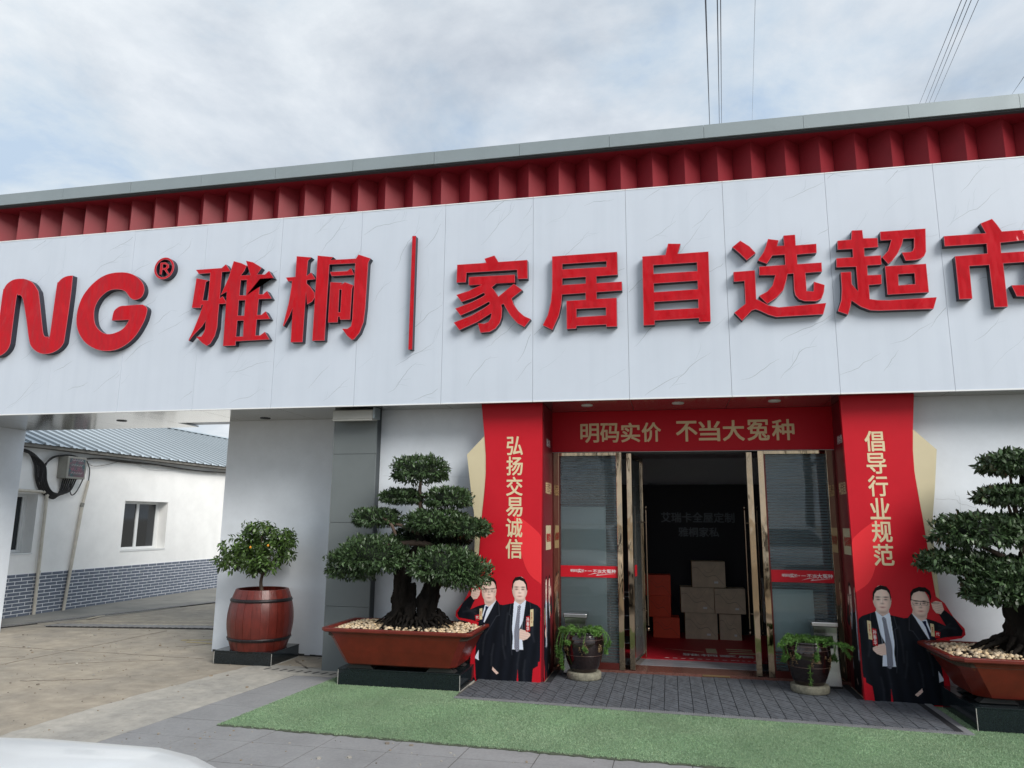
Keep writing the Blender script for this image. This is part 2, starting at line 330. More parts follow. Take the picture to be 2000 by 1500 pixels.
def quads(name, V, m, parent=None, col=None, core=None):
    """V: (n,4,3) array of quads -> one mesh, optional per-quad colour"""
    n = len(V); me = bpy.data.meshes.new(name)
    me.vertices.add(n*4); me.vertices.foreach_set('co', np.ascontiguousarray(V, dtype=np.float32).ravel())
    me.loops.add(n*4); me.loops.foreach_set('vertex_index', np.arange(n*4, dtype=np.int32))
    me.polygons.add(n); me.polygons.foreach_set('loop_start', np.arange(0, n*4, 4, dtype=np.int32)); me.polygons.foreach_set('loop_total', np.full(n, 4, dtype=np.int32))
    me.update(calc_edges=True)
    if col is not None:
        a = me.color_attributes.new('c', 'FLOAT_COLOR', 'POINT'); C = np.ones((n*4, 4), dtype=np.float32); C[:, :3] = np.repeat(col, 4, 0)
        a.data.foreach_set('color', C.ravel())
    me.materials.append(MATS[m])
    o = bpy.data.objects.new(name, me); COL.objects.link(o)
    if parent: o.parent = parent; me.transform(Matrix.Translation(-world_off(parent)))
    return o
def gnarl(o, amp, sc, zs=.35, cuts=2):
    """rough bark relief pushed into the mesh itself"""
    import bmesh
    from mathutils import noise as mn
    bm = bmesh.new(); bm.from_mesh(o.data); bmesh.ops.subdivide_edges(bm, edges=bm.edges[:], cuts=cuts, smooth=.6, use_grid_fill=True)
    bm.normal_update()
    for v in bm.verts:
        p = Vector((v.co.x*sc, v.co.y*sc, v.co.z*sc*zs)); h = mn.fractal(p, .8, 2.1, 4)-.6*abs(mn.noise(p*1.7+Vector((3, 7, 1))))
        v.co += v.normal*h*amp
    for f in bm.faces: f.smooth = True
    bm.to_mesh(o.data); bm.free(); o.data.update(); return o
def curve2d(P, n=5):
    out = []
    for i in range(len(P)):
        p0, p1, p2, p3 = P[i-1], P[i], P[(i+1) % len(P)], P[(i+2) % len(P)]
        for k in range(n):
            t = k/n; out.append(tuple(.5*((2*p1[j])+(-p0[j]+p2[j])*t+(2*p0[j]-5*p1[j]+4*p2[j]-p3[j])*t*t+(-p0[j]+3*p1[j]-3*p2[j]+p3[j])*t**3) for j in (0, 1)))
    return out
def nrm(a): return a/np.maximum(np.linalg.norm(a, axis=-1, keepdims=True), 1e-9)
def leaf_fine(P, D, L, W, fold=0.3, droop=0.2):
    """pointed oval leaf of three quads"""
    n = len(P); L = np.asarray(L).reshape(-1, 1)*np.ones((n, 1)); W = np.asarray(W).reshape(-1, 1)*np.ones((n, 1))
    D = nrm(D); s = nrm(np.cross(D, nrm(rng.normal(size=(n, 3))+np.array([0, 0, 1.2])))); u = np.cross(s, D)
    f = lambda t, w: P+D*L*t+s*W*w*.5+u*L*(fold*.6*math.sin(math.pi*t)-droop*t*t)
    a = [f(0, .12), f(0, -.12), f(.3, .92), f(.3, -.92), f(.68, .86), f(.68, -.86), f(1, .06), f(1, -.06)]
    return np.concatenate([np.stack([a[i], a[i+1], a[i+3], a[i+2]], 1) for i in (0, 2, 4)])
def leaf_quads(P, D, L, W, fold=0.25, droop=0.15):
    n = len(P); L = np.asarray(L).reshape(-1, 1)*np.ones((n, 1)); W = np.asarray(W).reshape(-1, 1)*np.ones((n, 1))
    D = nrm(D); s = nrm(np.cross(D, nrm(rng.normal(size=(n, 3))+np.array([0, 0, 1.2])))); u = np.cross(s, D)
    mid = P+D*L*0.5+u*L*fold*0.2
    return np.stack([P, mid+s*W*0.5, P+D*L-u*L*droop, mid-s*W*0.5], 1)

LET={"ya":[[-5272,4386,-4940,4387,-4890,4428,-4822,4340,-4933,4338,-4932,4023,-4898,4048,-4847,3983,-4848,3957,-4935,3958,-4936,3836,-4934,3684,-4954,3587,-5003,3499,-5046,3474,-5102,3507,-5192,3586,-5126,3587,-5098,3631,-5085,3676,-5086,3771,-5129,3701,-5220,3614,-5279,3541,-5286,3549,-5233,3668,-5175,3833,-5137,3957,-5160,3958,-5163,3924,-5280,3932,-5254,4284,-5094,4246,-5129,4227,-5148,4012,-5080,4008,-5081,4336,-5230,4335],[-4792,4460,-4692,4429,-4624,4393,-4648,4333,-4688,4281,-4568,4280,-4637,4454,-4546,4430,-4469,4383,-4434,4354,-4485,4280,-4387,4274,-4338,4314,-4275,4225,-4440,4224,-4442,4045,-4390,4042,-4345,4079,-4282,3986,-4442,3988,-4447,3803,-4391,3804,-4345,3841,-4284,3750,-4447,3751,-4448,3568,-4393,3566,-4336,3604,-4274,3516,-4688,3512,-4688,3463,-4841,3464,-4849,4102,-4923,4061,-4842,4260],[-4685,4226,-4606,4224,-4603,4042,-4686,4047],[-4690,3988,-4607,3985,-4606,3804,-4687,3809],[-4688,3751,-4607,3749,-4600,3564,-4688,3565]],"tong":[[-4008,4465,-3825,4438,-3867,4403,-3872,4225,-3819,4261,-3763,4181,-3866,4176,-3866,4138,-3821,4098,-3766,4027,-3758,3967,-3786,3924,-3843,3894,-3868,4045,-3873,3468,-4013,3472,-4015,3862,-4056,3760,-4111,3656,-4120,3667,-4068,3925,-4048,4104,-4045,4176,-4093,4175,-4124,4222,-4008,4222],[-3753,4455,-3564,4424,-3601,4393,-3293,4388,-3265,4434,-3121,4379,-3146,4332,-3155,3817,-3168,3658,-3209,3544,-3266,3475,-3295,3469,-3350,3515,-3413,3597,-3354,3594,-3311,3621,-3300,3700,-3298,4335,-3606,4340,-3613,3475,-3757,3478],[-3593,4253,-3389,4251,-3343,4282,-3304,4201,-3569,4204],[-3581,4136,-3443,4120,-3457,4099,-3428,4112,-3409,4125,-3306,4082,-3321,4046,-3326,3695,-3443,3700,-3447,3733,-3468,3734,-3471,3672,-3583,3674],[-3470,4042,-3443,4042,-3444,3784,-3469,3786]],"jia":[[-1833,4287,-1725,4316,-1682,4241,-1372,4242,-1368,4039,-1472,4041,-1481,4142,-2028,4144,-2032,4039,-2134,4042,-2132,4240,-1814,4240],[-2001,4095,-1504,4091,-1501,4004,-1701,4004,-1749,3966,-1716,3925,-1677,3861,-1513,3991,-1424,3918,-1536,3834,-1511,3765,-1460,3692,-1403,3638,-1334,3603,-1399,3521,-1472,3565,-1542,3645,-1587,3718,-1622,3781,-1647,3769,-1636,3733,-1640,3637,-1661,3574,-1705,3519,-1768,3487,-1864,3483,-1894,3586,-1827,3577,-1782,3593,-1757,3630,-1748,3688,-1898,3599,-2090,3521,-2155,3605,-1963,3673,-1829,3744,-1766,3789,-1776,3813,-1932,3736,-2083,3678,-2141,3757,-1966,3816,-1857,3865,-1819,3889,-1835,3913,-1935,3866,-2074,3825,-2134,3906,-2001,3942,-1859,4002,-1999,4004]],"ju":[[-1111,4263,-442,4266,-441,4022,-656,4019,-654,3946,-400,3947,-399,3854,-656,3851,-655,3780,-455,3780,-456,3483,-560,3484,-565,3508,-863,3507,-866,3481,-961,3479,-964,3776,-766,3777,-768,3849,-1009,3846,-1016,3745,-1043,3624,-1109,3478,-1208,3531,-1157,3636,-1124,3776,-1111,3911],[-1004,4172,-551,4173,-552,4113,-1004,4115],[-1005,4018,-764,4020,-765,3949,-1005,3947],[-862,3685,-564,3685,-564,3603,-861,3599]],"zi":[[66,4317,190,4306,157,4203,456,4206,449,3489,339,3490,339,3530,-86,3526,-87,3482,-195,3481,-191,4199,38,4200],[-83,4100,340,4101,343,4011,-83,4008],[-84,3908,340,3912,340,3824,-84,3817],[-85,3717,338,3721,338,3631,-86,3630]],"xuan":[[763,4297,846,4232,901,4159,814,4091,742,4176,684,4235],[1022,4296,1120,4274,1103,4217,1167,4216,1167,4319,1275,4321,1274,4211,1462,4214,1459,4122,1279,4117,1278,4020,1497,4022,1495,3931,1345,3927,1345,3746,1407,3740,1416,3835,1510,3797,1499,3727,1475,3665,1427,3642,1323,3647,1272,3669,1242,3710,1233,3762,1237,3928,1182,3927,1172,3876,1136,3768,1067,3694,981,3640,911,3722,988,3763,1038,3819,1071,3922,924,3931,927,4017,1167,4021,1168,4123,1055,4124,999,4042,917,4082,972,4160,1000,4224],[684,3979,885,3983,883,3691,923,3669,992,3623,1085,3599,1512,3619,1479,3510,1057,3504,987,3530,906,3576,871,3591,835,3580,742,3484,673,3567,781,3651,782,3881,683,3880]],"chao":[[1788,4324,1881,4321,1883,4238,2008,4232,2007,4141,1884,4140,1881,4058,2025,4058,2023,3966,1898,3966,1895,3870,2014,3868,2010,3776,1898,3773,1896,3637,1961,3622,2064,3616,2467,3622,2430,3513,1975,3520,1894,3527,1814,3565,1736,3631,1724,3576,1696,3495,1610,3533,1648,3642,1659,3753,1661,3913,1753,3913,1750,3791,1800,3717,1799,3960,1627,3965,1632,4055,1780,4056,1781,4138,1649,4141,1654,4230,1776,4233],[2037,4293,2430,4294,2415,4065,2395,4023,2361,4000,2317,3991,2233,3991,2209,4073,2280,4074,2303,4085,2316,4115,2324,4205,2231,4208,2216,4154,2170,4063,2121,3998,2081,3968,2034,4038,2091,4100,2127,4203,2033,4205],[2052,3948,2405,3949,2405,3673,2052,3670],[2159,3862,2299,3864,2297,3758,2154,3755]],"shi":[[2578,4207,2931,4209,2896,4308,2996,4345,3033,4283,3064,4217,3470,4218,3470,4131,3042,4109,3038,4011,3359,4015,3340,3655,3308,3599,3260,3584,3121,3594,3090,3699,3220,3696,3238,3716,3246,3912,3044,3910,3040,3501,2930,3502,2928,3903,2764,3903,2760,3592,2652,3592,2654,4005,2925,4013,2927,4108,2577,4108]],"N":[[-6943,4423,-6962,4424,-6989,4424,-7016,4421,-7040,4416,-7064,4408,-7086,4397,-7105,4384,-7121,4368,-7135,4351,-7143,4352,-7148,4351,-7152,4291,-7155,4112,-7157,3875,-7160,3703,-7165,3652,-7171,3662,-7179,3676,-7192,3674,-7207,3675,-7220,3678,-7230,3681,-7238,3687,-7246,3699,-7253,3709,-7260,3726,-7277,3780,-7311,3906,-7354,4070,-7390,4198,-7407,4252,-7416,4267,-7430,4283,-7453,4313,-7479,4343,-7509,4370,-7541,4390,-7575,4405,-7610,4417,-7642,4425,-7674,4428,-7706,4430,-7738,4430,-7769,4427,-7799,4421,-7828,4409,-7855,4393,-7878,4375,-7894,4356,-7906,4335,-7915,4311,-7921,4311,-7924,4309,-7926,4229,-7924,3993,-7921,3684,-7919,3463,-7902,3462,-7878,3462,-7853,3464,-7829,3471,-7805,3481,-7783,3494,-7765,3508,-7748,3525,-7735,3544,-7725,3563,-7718,3584,-7713,3607,-7710,3617,-7711,3629,-7711,3687,-7713,3841,-7715,4043,-7714,4192,-7709,4238,-7701,4229,-7692,4217,-7681,4220,-7670,4220,-7658,4215,-7647,4207,-7635,4194,-7625,4179,-7617,4168,-7610,4154,-7597,4120,-7574,4054,-7546,3967,-7518,3880,-7492,3793,-7467,3706,-7443,3636,-7424,3593,-7405,3567,-7384,3545,-7356,3522,-7324,3502,-7292,3486,-7261,3475,-7230,3468,-7198,3465,-7165,3465,-7132,3468,-7100,3475,-7070,3485,-7041,3499,-7015,3514,-6993,3532,-6975,3552,-6961,3575,-6953,3589,-6950,3607,-6947,3669,-6942,3815,-6938,4008,-6936,4173,-6937,4284,-6940,4368]],"G":[[-5932,4195,-5938,4218,-5947,4243,-5962,4267,-5982,4293,-6009,4319,-6038,4342,-6070,4363,-6104,4382,-6141,4397,-6179,4408,-6219,4415,-6261,4420,-6305,4422,-6352,4422,-6398,4418,-6443,4411,-6487,4399,-6531,4382,-6575,4357,-6618,4326,-6658,4292,-6696,4253,-6731,4209,-6761,4164,-6783,4116,-6799,4065,-6811,4016,-6817,3968,-6819,3920,-6816,3875,-6810,3832,-6800,3791,-6784,3751,-6764,3710,-6739,3671,-6709,3634,-6676,3600,-6639,3570,-6599,3543,-6556,3520,-6510,3500,-6465,3485,-6422,3475,-6380,3469,-6337,3467,-6293,3468,-6248,3473,-6204,3483,-6161,3500,-6118,3521,-6078,3546,-6041,3575,-6007,3607,-5976,3644,-5946,3690,-5919,3740,-5897,3786,-5882,3827,-5873,3865,-5867,3897,-5864,3921,-5864,3941,-5869,3957,-5880,3972,-5895,3984,-5911,3994,-5922,4001,-5933,4005,-5960,4007,-6018,4008,-6091,4006,-6152,4005,-6187,4005,-6210,4005,-6229,4002,-6250,3996,-6268,3986,-6284,3975,-6298,3963,-6309,3948,-6317,3929,-6322,3897,-6324,3860,-6325,3833,-6256,3832,-6161,3830,-6093,3829,-6104,3806,-6121,3774,-6141,3746,-6162,3727,-6185,3711,-6212,3698,-6241,3687,-6273,3678,-6305,3672,-6335,3670,-6364,3671,-6392,3676,-6421,3686,-6449,3701,-6476,3719,-6501,3740,-6524,3764,-6544,3792,-6558,3822,-6569,3855,-6576,3889,-6581,3924,-6583,3960,-6580,3995,-6572,4028,-6559,4060,-6543,4090,-6526,4115,-6505,4137,-6483,4157,-6458,4176,-6431,4193,-6401,4205,-6367,4212,-6330,4214,-6294,4212,-6258,4207,-6223,4197,-6193,4184,-6171,4167,-6154,4147,-6138,4129,-6123,4113,-6110,4098,-6095,4087,-6076,4077,-6056,4071,-6035,4069,-6012,4071,-5989,4078,-5970,4088,-5955,4101,-5945,4117,-5937,4135,-5932,4153,-5930,4174]],"R":[[-5749,4504,-5682,4504,-5636,4475,-5632,4439,-5658,4413,-5613,4351,-5642,4357,-5691,4415,-5718,4417,-5721,4357,-5748,4364],[-5720,4483,-5684,4483,-5660,4461,-5676,4435,-5717,4436]]}
ART={"sil":[1645,714,1675,744,1793,789,2025,739,2057,740,2096,787,2214,742,2289,720,2363,686,2318,778,2364,824,2439,757,2501,646,2486,602,2354,584,2276,565,2291,477,2309,207,2293,-7,1636,-9],"red1":[1641,221,1672,211,1673,174,1722,145,1737,-11,1635,-16],"red2":[1874,129,1888,-10,1865,-11],"shirt1":[1793,798,1852,746,1911,789,1917,764,1934,511,1924,437,1932,318,1819,319,1830,417,1861,508,1824,588],"tie1":[1843,733,1861,742,1880,726,1883,689,1911,493,1910,331,1883,294,1859,313,1861,540,1851,688],"neck1":[1805,844,1914,847,1910,781,1856,747,1799,790],"hair1":[1778,893,1784,952,1808,995,1857,1019,1904,1010,1930,977,1938,914,1932,881,1923,943,1905,972,1862,983,1821,970,1799,940,1788,881],"neck2":[2106,812,2232,816,2217,742,2172,716,2099,779],"hair2":[2092,894,2099,961,2125,995,2174,1014,2229,1010,2262,982,2271,932,2258,874,2250,940,2225,968,2171,975,2126,957,2108,928,2101,890],"shirt2":[2094,787,2165,724,2213,733,2239,637,2237,572,2217,563,2160,666,2127,730],"tie2":[2174,716,2208,721,2209,692,2240,604,2241,564,2227,563,2199,668],"hand1":[1751,474,1801,501,1854,515,1860,467,1859,418,1818,408,1779,423,1750,454],"hand2":[2261,878,2305,896,2351,885,2364,820,2334,782,2295,789,2271,825],"hand3":[2065,91,2127,146,2133,118,2087,76],"cuff":[2271,300,2314,223,2270,201],"gold1":[1719,708,1751,701,1752,540,1721,547],"badge1":[1756,641,1791,634,1796,487,1753,495],"gold2":[2241,700,2270,693,2270,589,2239,592],"badge2":[2273,638,2316,627,2307,574,2269,577],"c_face1":[1859,897,1938,899,1850,775],"c_face2":[2174,872,2251,874,2164,752],"c_feat1":[1832,911,1901,913,1833,892,1895,894,1862,822,1864,854],"c_feat2":[2142,905,2208,902,2152,885,2218,881,2180,810,2179,843],"glass":[2102,899,2148,889,2198,883,2257,878,2326,875],"board":[1631,2780,2283,2777,2245,2429,2229,2238,2226,2049,2236,1861,2255,1676,2269,1493,2279,1311,2292,1132,2308,932,2374,877,2434,761,2515,664,2518,612,2483,581,2387,564,2347,348,2360,136,2298,-6,1652,-13],"gold":[2246,2439,2433,2245,2407,2048,2382,1861,2345,1631,2333,1403,2335,1133,2339,902,2300,932,2279,1311,2255,1676,2226,2049,2229,2238],"leaf":[1546,897,1550,1207,1624,1393,1767,1533,1913,1618,1903,1489,1838,1213,1751,1029,1568,911]}
# ================================================================ ground
YF = 7.22; ZB = 2.765; ZT = 4.972; ZS = 2.772
g = MB(); g.box(-300, 300, -300, 400, -0.5, 0.0); g = g.build('ground', 'concrete'); tag(g, kind='structure')
def sheet(name, pts, z, m, parent=None, h=0.003):
    return MB().prism(pts, 'z', z-h, z).build(name, m, parent)
# pale concrete strip with a broken edge
le = [(-4.85, 2.0), (-4.80, 4.5)]
for i in range(30):
    t = i/29; y = 4.6+t*2.95; x = -4.79+0.05*(y-4.9)/.7 if y < 6.4 else -4.66+(y-6.42)*0.17
    le.append((x+rnd.uniform(-.02, .02), y))
strip = sheet('concrete_strip', [(-4.15, 2.0), (-4.02, 4.79), (-3.93, 5.5), (-3.88, 6.1), (-3.77, 7.22), (-3.1, 7.22), (-3.1, 7.62), (-4.2, 7.66)][::1] + le[::-1], 0.004, 'concrete_pale'); tag(strip, kind='structure')
# walkway along the shed, drains, joints
wk = sheet('shed_walkway', [(-10.1, 8.0), (-9.62, 8.0), (-9.42, 9.1), (-8.95, 10.1), (-8.62, 11.5), (-8.35, 13.0), (-7.9, 16), (-7.0, 22), (-10.1, 22)], 0.012, 'concrete_grey', h=0.012); tag(wk, kind='structure')
def bar_poly(a, b, w):
    d = Vector((b[0]-a[0], b[1]-a[1])).normalized(); n_ = Vector((-d.y, d.x))*w/2
    return [(a[0]+n_.x, a[1]+n_.y), (b[0]+n_.x, b[1]+n_.y), (b[0]-n_.x, b[1]-n_.y), (a[0]-n_.x, a[1]-n_.y)]
def drain(name, a, b, w, nbar, ang=0.0):
    o = sheet(name, bar_poly(a, b, w), 0.016, 'drain_dark', h=0.016); tag(o, kind='structure')
    m = MB(); A, B = Vector(a), Vector(b); d = (B-A).normalized(); n_ = Vector((-d.y, d.x))
    for k in range(nbar):
        c = A+(B-A)*((k+.5)/nbar); e = (n_+d*ang)*w*.46
        m.prism(bar_poly(tuple(c-e), tuple(c+e), (B-A).length/nbar*.7), 'z', 0.014, 0.020)
    g_ = m.build('grating', 'drain_iron', o); tag(g_, kind='stuff'); return o
drain('drain_channel', (-9.42, 9.05), (-8.28, 13.2), 0.16, 90)
drain('cross_drain', (-8.85, 9.50), (-5.2, 10.12), 0.26, 40, 0.5)
jn = MB()
def crack(a, b, w, wob=0.02, n=14):
    P = [(a[0]+(b[0]-a[0])*i/n+rnd.uniform(-wob, wob)*(0 < i < n), a[1]+(b[1]-a[1])*i/n+rnd.uniform(-wob, wob)*(0 < i < n)) for i in range(n+1)]
    for p, q in zip(P, P[1:]): jn.prism(bar_poly(p, q, w*rnd.uniform(.5, 1.3)), 'z', 0.0005, 0.004)
crack((-7.1, 6.2), (-6.95, 9.5), .008, .012); crack((-8.4, 7.9), (-5.2, 7.8), .009, .012); crack((-9.6, 6.5), (-7.2, 7.4), .009, .02)
crack((-5.5, 6.6), (-6.2, 6.35), .012, .03); crack((-6.0, 8.4), (-5.5, 8.9), .008, .02); crack((-6.6, 7.1), (-5.6, 7.6), .006, .03); crack((-9.0, 7.2), (-8.0, 6.7), .006, .03)
crack((-4.15, 7.95), (-3.8, 7.57), .03, .01); crack((-3.95, 7.62), (-3.3, 7.60), .02, .01)
o = jn.build('ground_cracks', 'crack'); tag(o, kind='structure')
o = MB().prism(bar_poly((-9.0, 10.85), (-8.85, 10.2), .07), 'z', .0125, .0165).prism(bar_poly((-8.9, 9.68), (-6.0, 10.35), .07), 'z', .0005, .004).prism(bar_poly((-8.9, 10.0), (-6.0, 10.75), .05), 'z', .0005, .004).build('pale_ground_lines', 'pale_line'); tag(o, kind='structure')
o = MB().prism(bar_poly((-6.25, 8.86), (-5.6, 9.05), .05), 'z', .0005, .004).prism(bar_poly((-6.1, 8.75), (-5.5, 8.72), .04), 'z', .0005, .004).build('faded_yellow_marking', 'yellow_line'); tag(o, kind='structure')
# slotted drain cover beside the grey column
dc = sheet('slotted_drain_cover', [(-4.30, 7.36), (-3.16, 7.22), (-3.16, 7.40), (-4.28, 7.50)], 0.010, 'concrete_pale', h=.008); tag(dc, kind='structure')
for k in range(11):
    x = -4.20+k*.098; y = 7.435-k*.0115
    sheet('slot', bar_poly((x-.012, y-.045), (x+.018, y+.045), .026), 0.0115, 'drain_dark', dc, h=.0012)

lt = MB()
for k in range(700):
    x, y = (rnd.uniform(-9, -3.9), rnd.uniform(4.6, 9.8)) if k < 520 else (rnd.uniform(-3.9, 1.5), rnd.uniform(4.3, 5.3))
    if x < -8.6+(y-9)*.2 and y > 8.8: continue
    s_ = rnd.uniform(.003, .011) if rnd.random() < .9 else rnd.uniform(.012, .022); a_ = rnd.uniform(0, 6.3)
    p = [(x+s_*math.cos(a_+t)*rnd.uniform(.5, 1), y+s_*math.sin(a_+t)*rnd.uniform(.5, 1)) for t in (0, 1.3, 2.6, 3.8, 5.1)]
    lt.prism(p, 'z', .009 if k >= 520 else .004, (.009 if k >= 520 else .004)+s_*.5, rnd.choice((0, 0, 1, 2)))
tag(lt.build('ground_grit', ['concrete_pale', 'crack', 'carton_line']), 'fine grit and chips scattered over the forecourt concrete', 'grit', kind='stuff')
# granite paving in front of the shop, each slab a part
pv = sheet('pavement', [(-4.16, 2.0), (-4.00, 4.8), (-3.775, 7.21), (-3.1, 7.21), (6.5, 7.21), (6.5, 2.0)], 0.006, 'paver_joint'); tag(pv, kind='structure')
def shx(x, y): return x+min(.10, max(0, -x*.032))*(y-5.2)
for i in range(-1, 17):
    for j in range(-4, 5):
        x0 = -3.45+.507*i; y0 = 5.075+.44*j; x1 = x0+.507; y1 = y0+.44
        if i == -1: x0 = -3.96
        if y0 > 5.6 and i >= 1: continue
        if j == 4 and i < 1: y1 = 7.2
        gp = .0035; zt = .0085+rnd.uniform(-.001, .0012)
        MB().prism([(shx(x0+gp, y0+gp), y0+gp), (shx(x1-gp, y0+gp), y0+gp), (shx(x1-gp, y1-gp), y1-gp), (shx(x0+gp, y1-gp), y1-gp)], 'z', 0.0062, zt).build('granite_slab', 'granite_tile', pv)

# artificial turf
def turf_poly_ok(x, y):
    yb = np.where(x < -3.16, 7.22, np.where(x < -1.93, 6.9, np.where(x < 2.15, 6.66-.04*(x+1.93), np.where(x < 2.27, 7.3, 6.61))))
    xl = -3.45+0.075*(y-5.3)
    yf = 5.40-0.035*(x+3.4)
    yf = yf+.012*np.sin(x*37)+.010*np.sin(x*91+1)+.006*np.sin(x*173)
    return (x > xl) & (y > yf) & (y < yb)
tf = thing('artificial_turf', (0, 6, 0), 'green artificial grass strip with ragged front edge laid before the shop entrance', 'artificial grass')
fe = [(-3.44+i*.04, 5.385-.035*(i*.04)+rnd.uniform(-.014, .012)) for i in range(226)]
tb = MB().prism(fe + [(5.6, 6.6), (2.27, 6.6), (2.25, 7.35), (2.15, 7.35), (2.15, 6.45), (-1.92, 6.62), (-1.94, 6.9), (-3.16, 6.9), (-3.17, 7.22), (-3.30, 7.22)], 'z', 0.0095, 0.0125).build('turf_backing', 'turf_base', tf)
MB().prism([(-3.42, 5.425), (5.0, 5.13), (5.6, 6.6), (2.27, 6.6), (2.25, 7.35), (2.16, 7.35), (2.15, 6.45), (-1.92, 6.62), (-1.94, 6.9), (-3.16, 6.9), (-3.17, 7.21), (-3.29, 7.21)], 'z', 0.0126, 0.0148).build('turf_weave', 'turf_weave', tf)
n = 640000
X = rng.uniform(-3.5, 5.0, n); Y = rng.uniform(5.0, 7.35, n); ok = turf_poly_ok(X, Y); X, Y = X[ok], Y[ok]; n = len(X)
a = rng.uniform(0, 2*np.pi, n); h = rng.uniform(.004, .0075, n); wd = rng.uniform(.0012, .0020, n)
ca, sa = np.cos(a)*wd, np.sin(a)*wd; lx, ly = rng.normal(0, .004, n), rng.normal(0, .004, n)-.002
Zb = np.full(n, .014)
V = np.stack([np.stack([X-ca, Y-sa, Zb], 1), np.stack([X+ca, Y+sa, Zb], 1), np.stack([X+lx+ca*.5, Y+ly+sa*.5, Zb+h], 1), np.stack([X+lx-ca*.5, Y+ly-sa*.5, Zb+h], 1)], 1)
b = rng.uniform(.92, 1.10, n)
patch = 1+.08*np.sin(X*2.1+Y*1.7)+.06*np.sin(X*5.3-Y*4.1)+.05*np.sin(X*11+Y*3+np.sin(Y*9))
dry = (rng.random(n) < .10)[:, None]
C = np.stack([b*patch, b*patch, b*patch], 1)*np.where(dry, np.array([[1.25, 1.08, 1.05]]), 1.0)
o = quads('grass_blades', V, 'turf', tf, C); tag(o, kind='stuff')

# stone effect entrance mat: strips of slanted ribs
em = thing('entrance_mat', (0, 7.2, 0), 'dark grey slatted stone-effect mat of slanted ribs leading up to the door', 'mat')
MB().prism([(-1.90, 6.655), (2.13, 6.475), (2.17, 7.44), (1.66, 7.44), (1.66, 8.08), (-1.235, 8.08), (-1.235, 7.44), (-1.90, 7.44)], 'z', .0155, .019).build('mat_base', 'mat_groove', em)
def front(x): return 6.655-.0447*(x+1.90)
slats = []
xs0, pw, sp_ = -1.90, .1205, .074
for i in range(34):
    x0 = xs0+i*pw+.0035; x1 = xs0+(i+1)*pw-.0035
    if x1 > 2.165: break
    inrec = (x0 > -1.235 and x1 < 1.66)
    ytop = 8.08 if inrec else 7.44
    k = 0; y = front(x0)+.02-.12
    while y < ytop:
        pts = [(x0, y+.12), (x1, y), (x1, y+sp_-.010), (x0, y+.12+sp_-.010)]
        def clip(pts, f, keep_above):
            r = []
            for q, s_ in zip(pts, pts[1:]+pts[:1]):
                iq, is_ = (q[1] > f) == keep_above, (s_[1] > f) == keep_above
                if iq: r.append(q)
                if iq != is_:
                    t = (f-q[1])/(s_[1]-q[1]); r.append((q[0]+(s_[0]-q[0])*t, f))
            return r
        pts = clip(pts, front((x0+x1)/2)+.045, True)
        if len(pts) > 2: pts = clip(pts, ytop, False)
        if len(pts) > 2: slats.append(pts)
        y += sp_
slats.sort(key=lambda p: min(q[1] for q in p))
far = MB()
for i, p in enumerate(slats):
    zt = .0235+rnd.uniform(-.0015, .0015)
    if i < 300: MB().prism(p, 'z', .0188, zt).build('rib', 'mat_stone', em)
    else: far.prism(p, 'z', .0188, zt)
tag(far.build('far_ribs', 'mat_stone', em), kind='stuff')
e = MB()
for i in range(230):
    x = -1.92+i*.0178
    if x > 2.15: break
    e.prism([(x, front(x)-.012), (x+.0125, front(x)-.012), (x+.0125, front(x)+.036), (x, front(x)+.036)], 'z', .016, .0235)
e.prism([(-1.92, front(-1.92)-.022), (2.17, front(2.17)-.022), (2.17, front(2.17)+.04), (-1.92, front(-1.92)+.04)], 'z', .0158, .0205)
e.box(2.135, 2.19, 6.46, 7.44, .0158, .0225)
tag(e.build('ribbed_edge', 'mat_edge', em), kind='stuff')

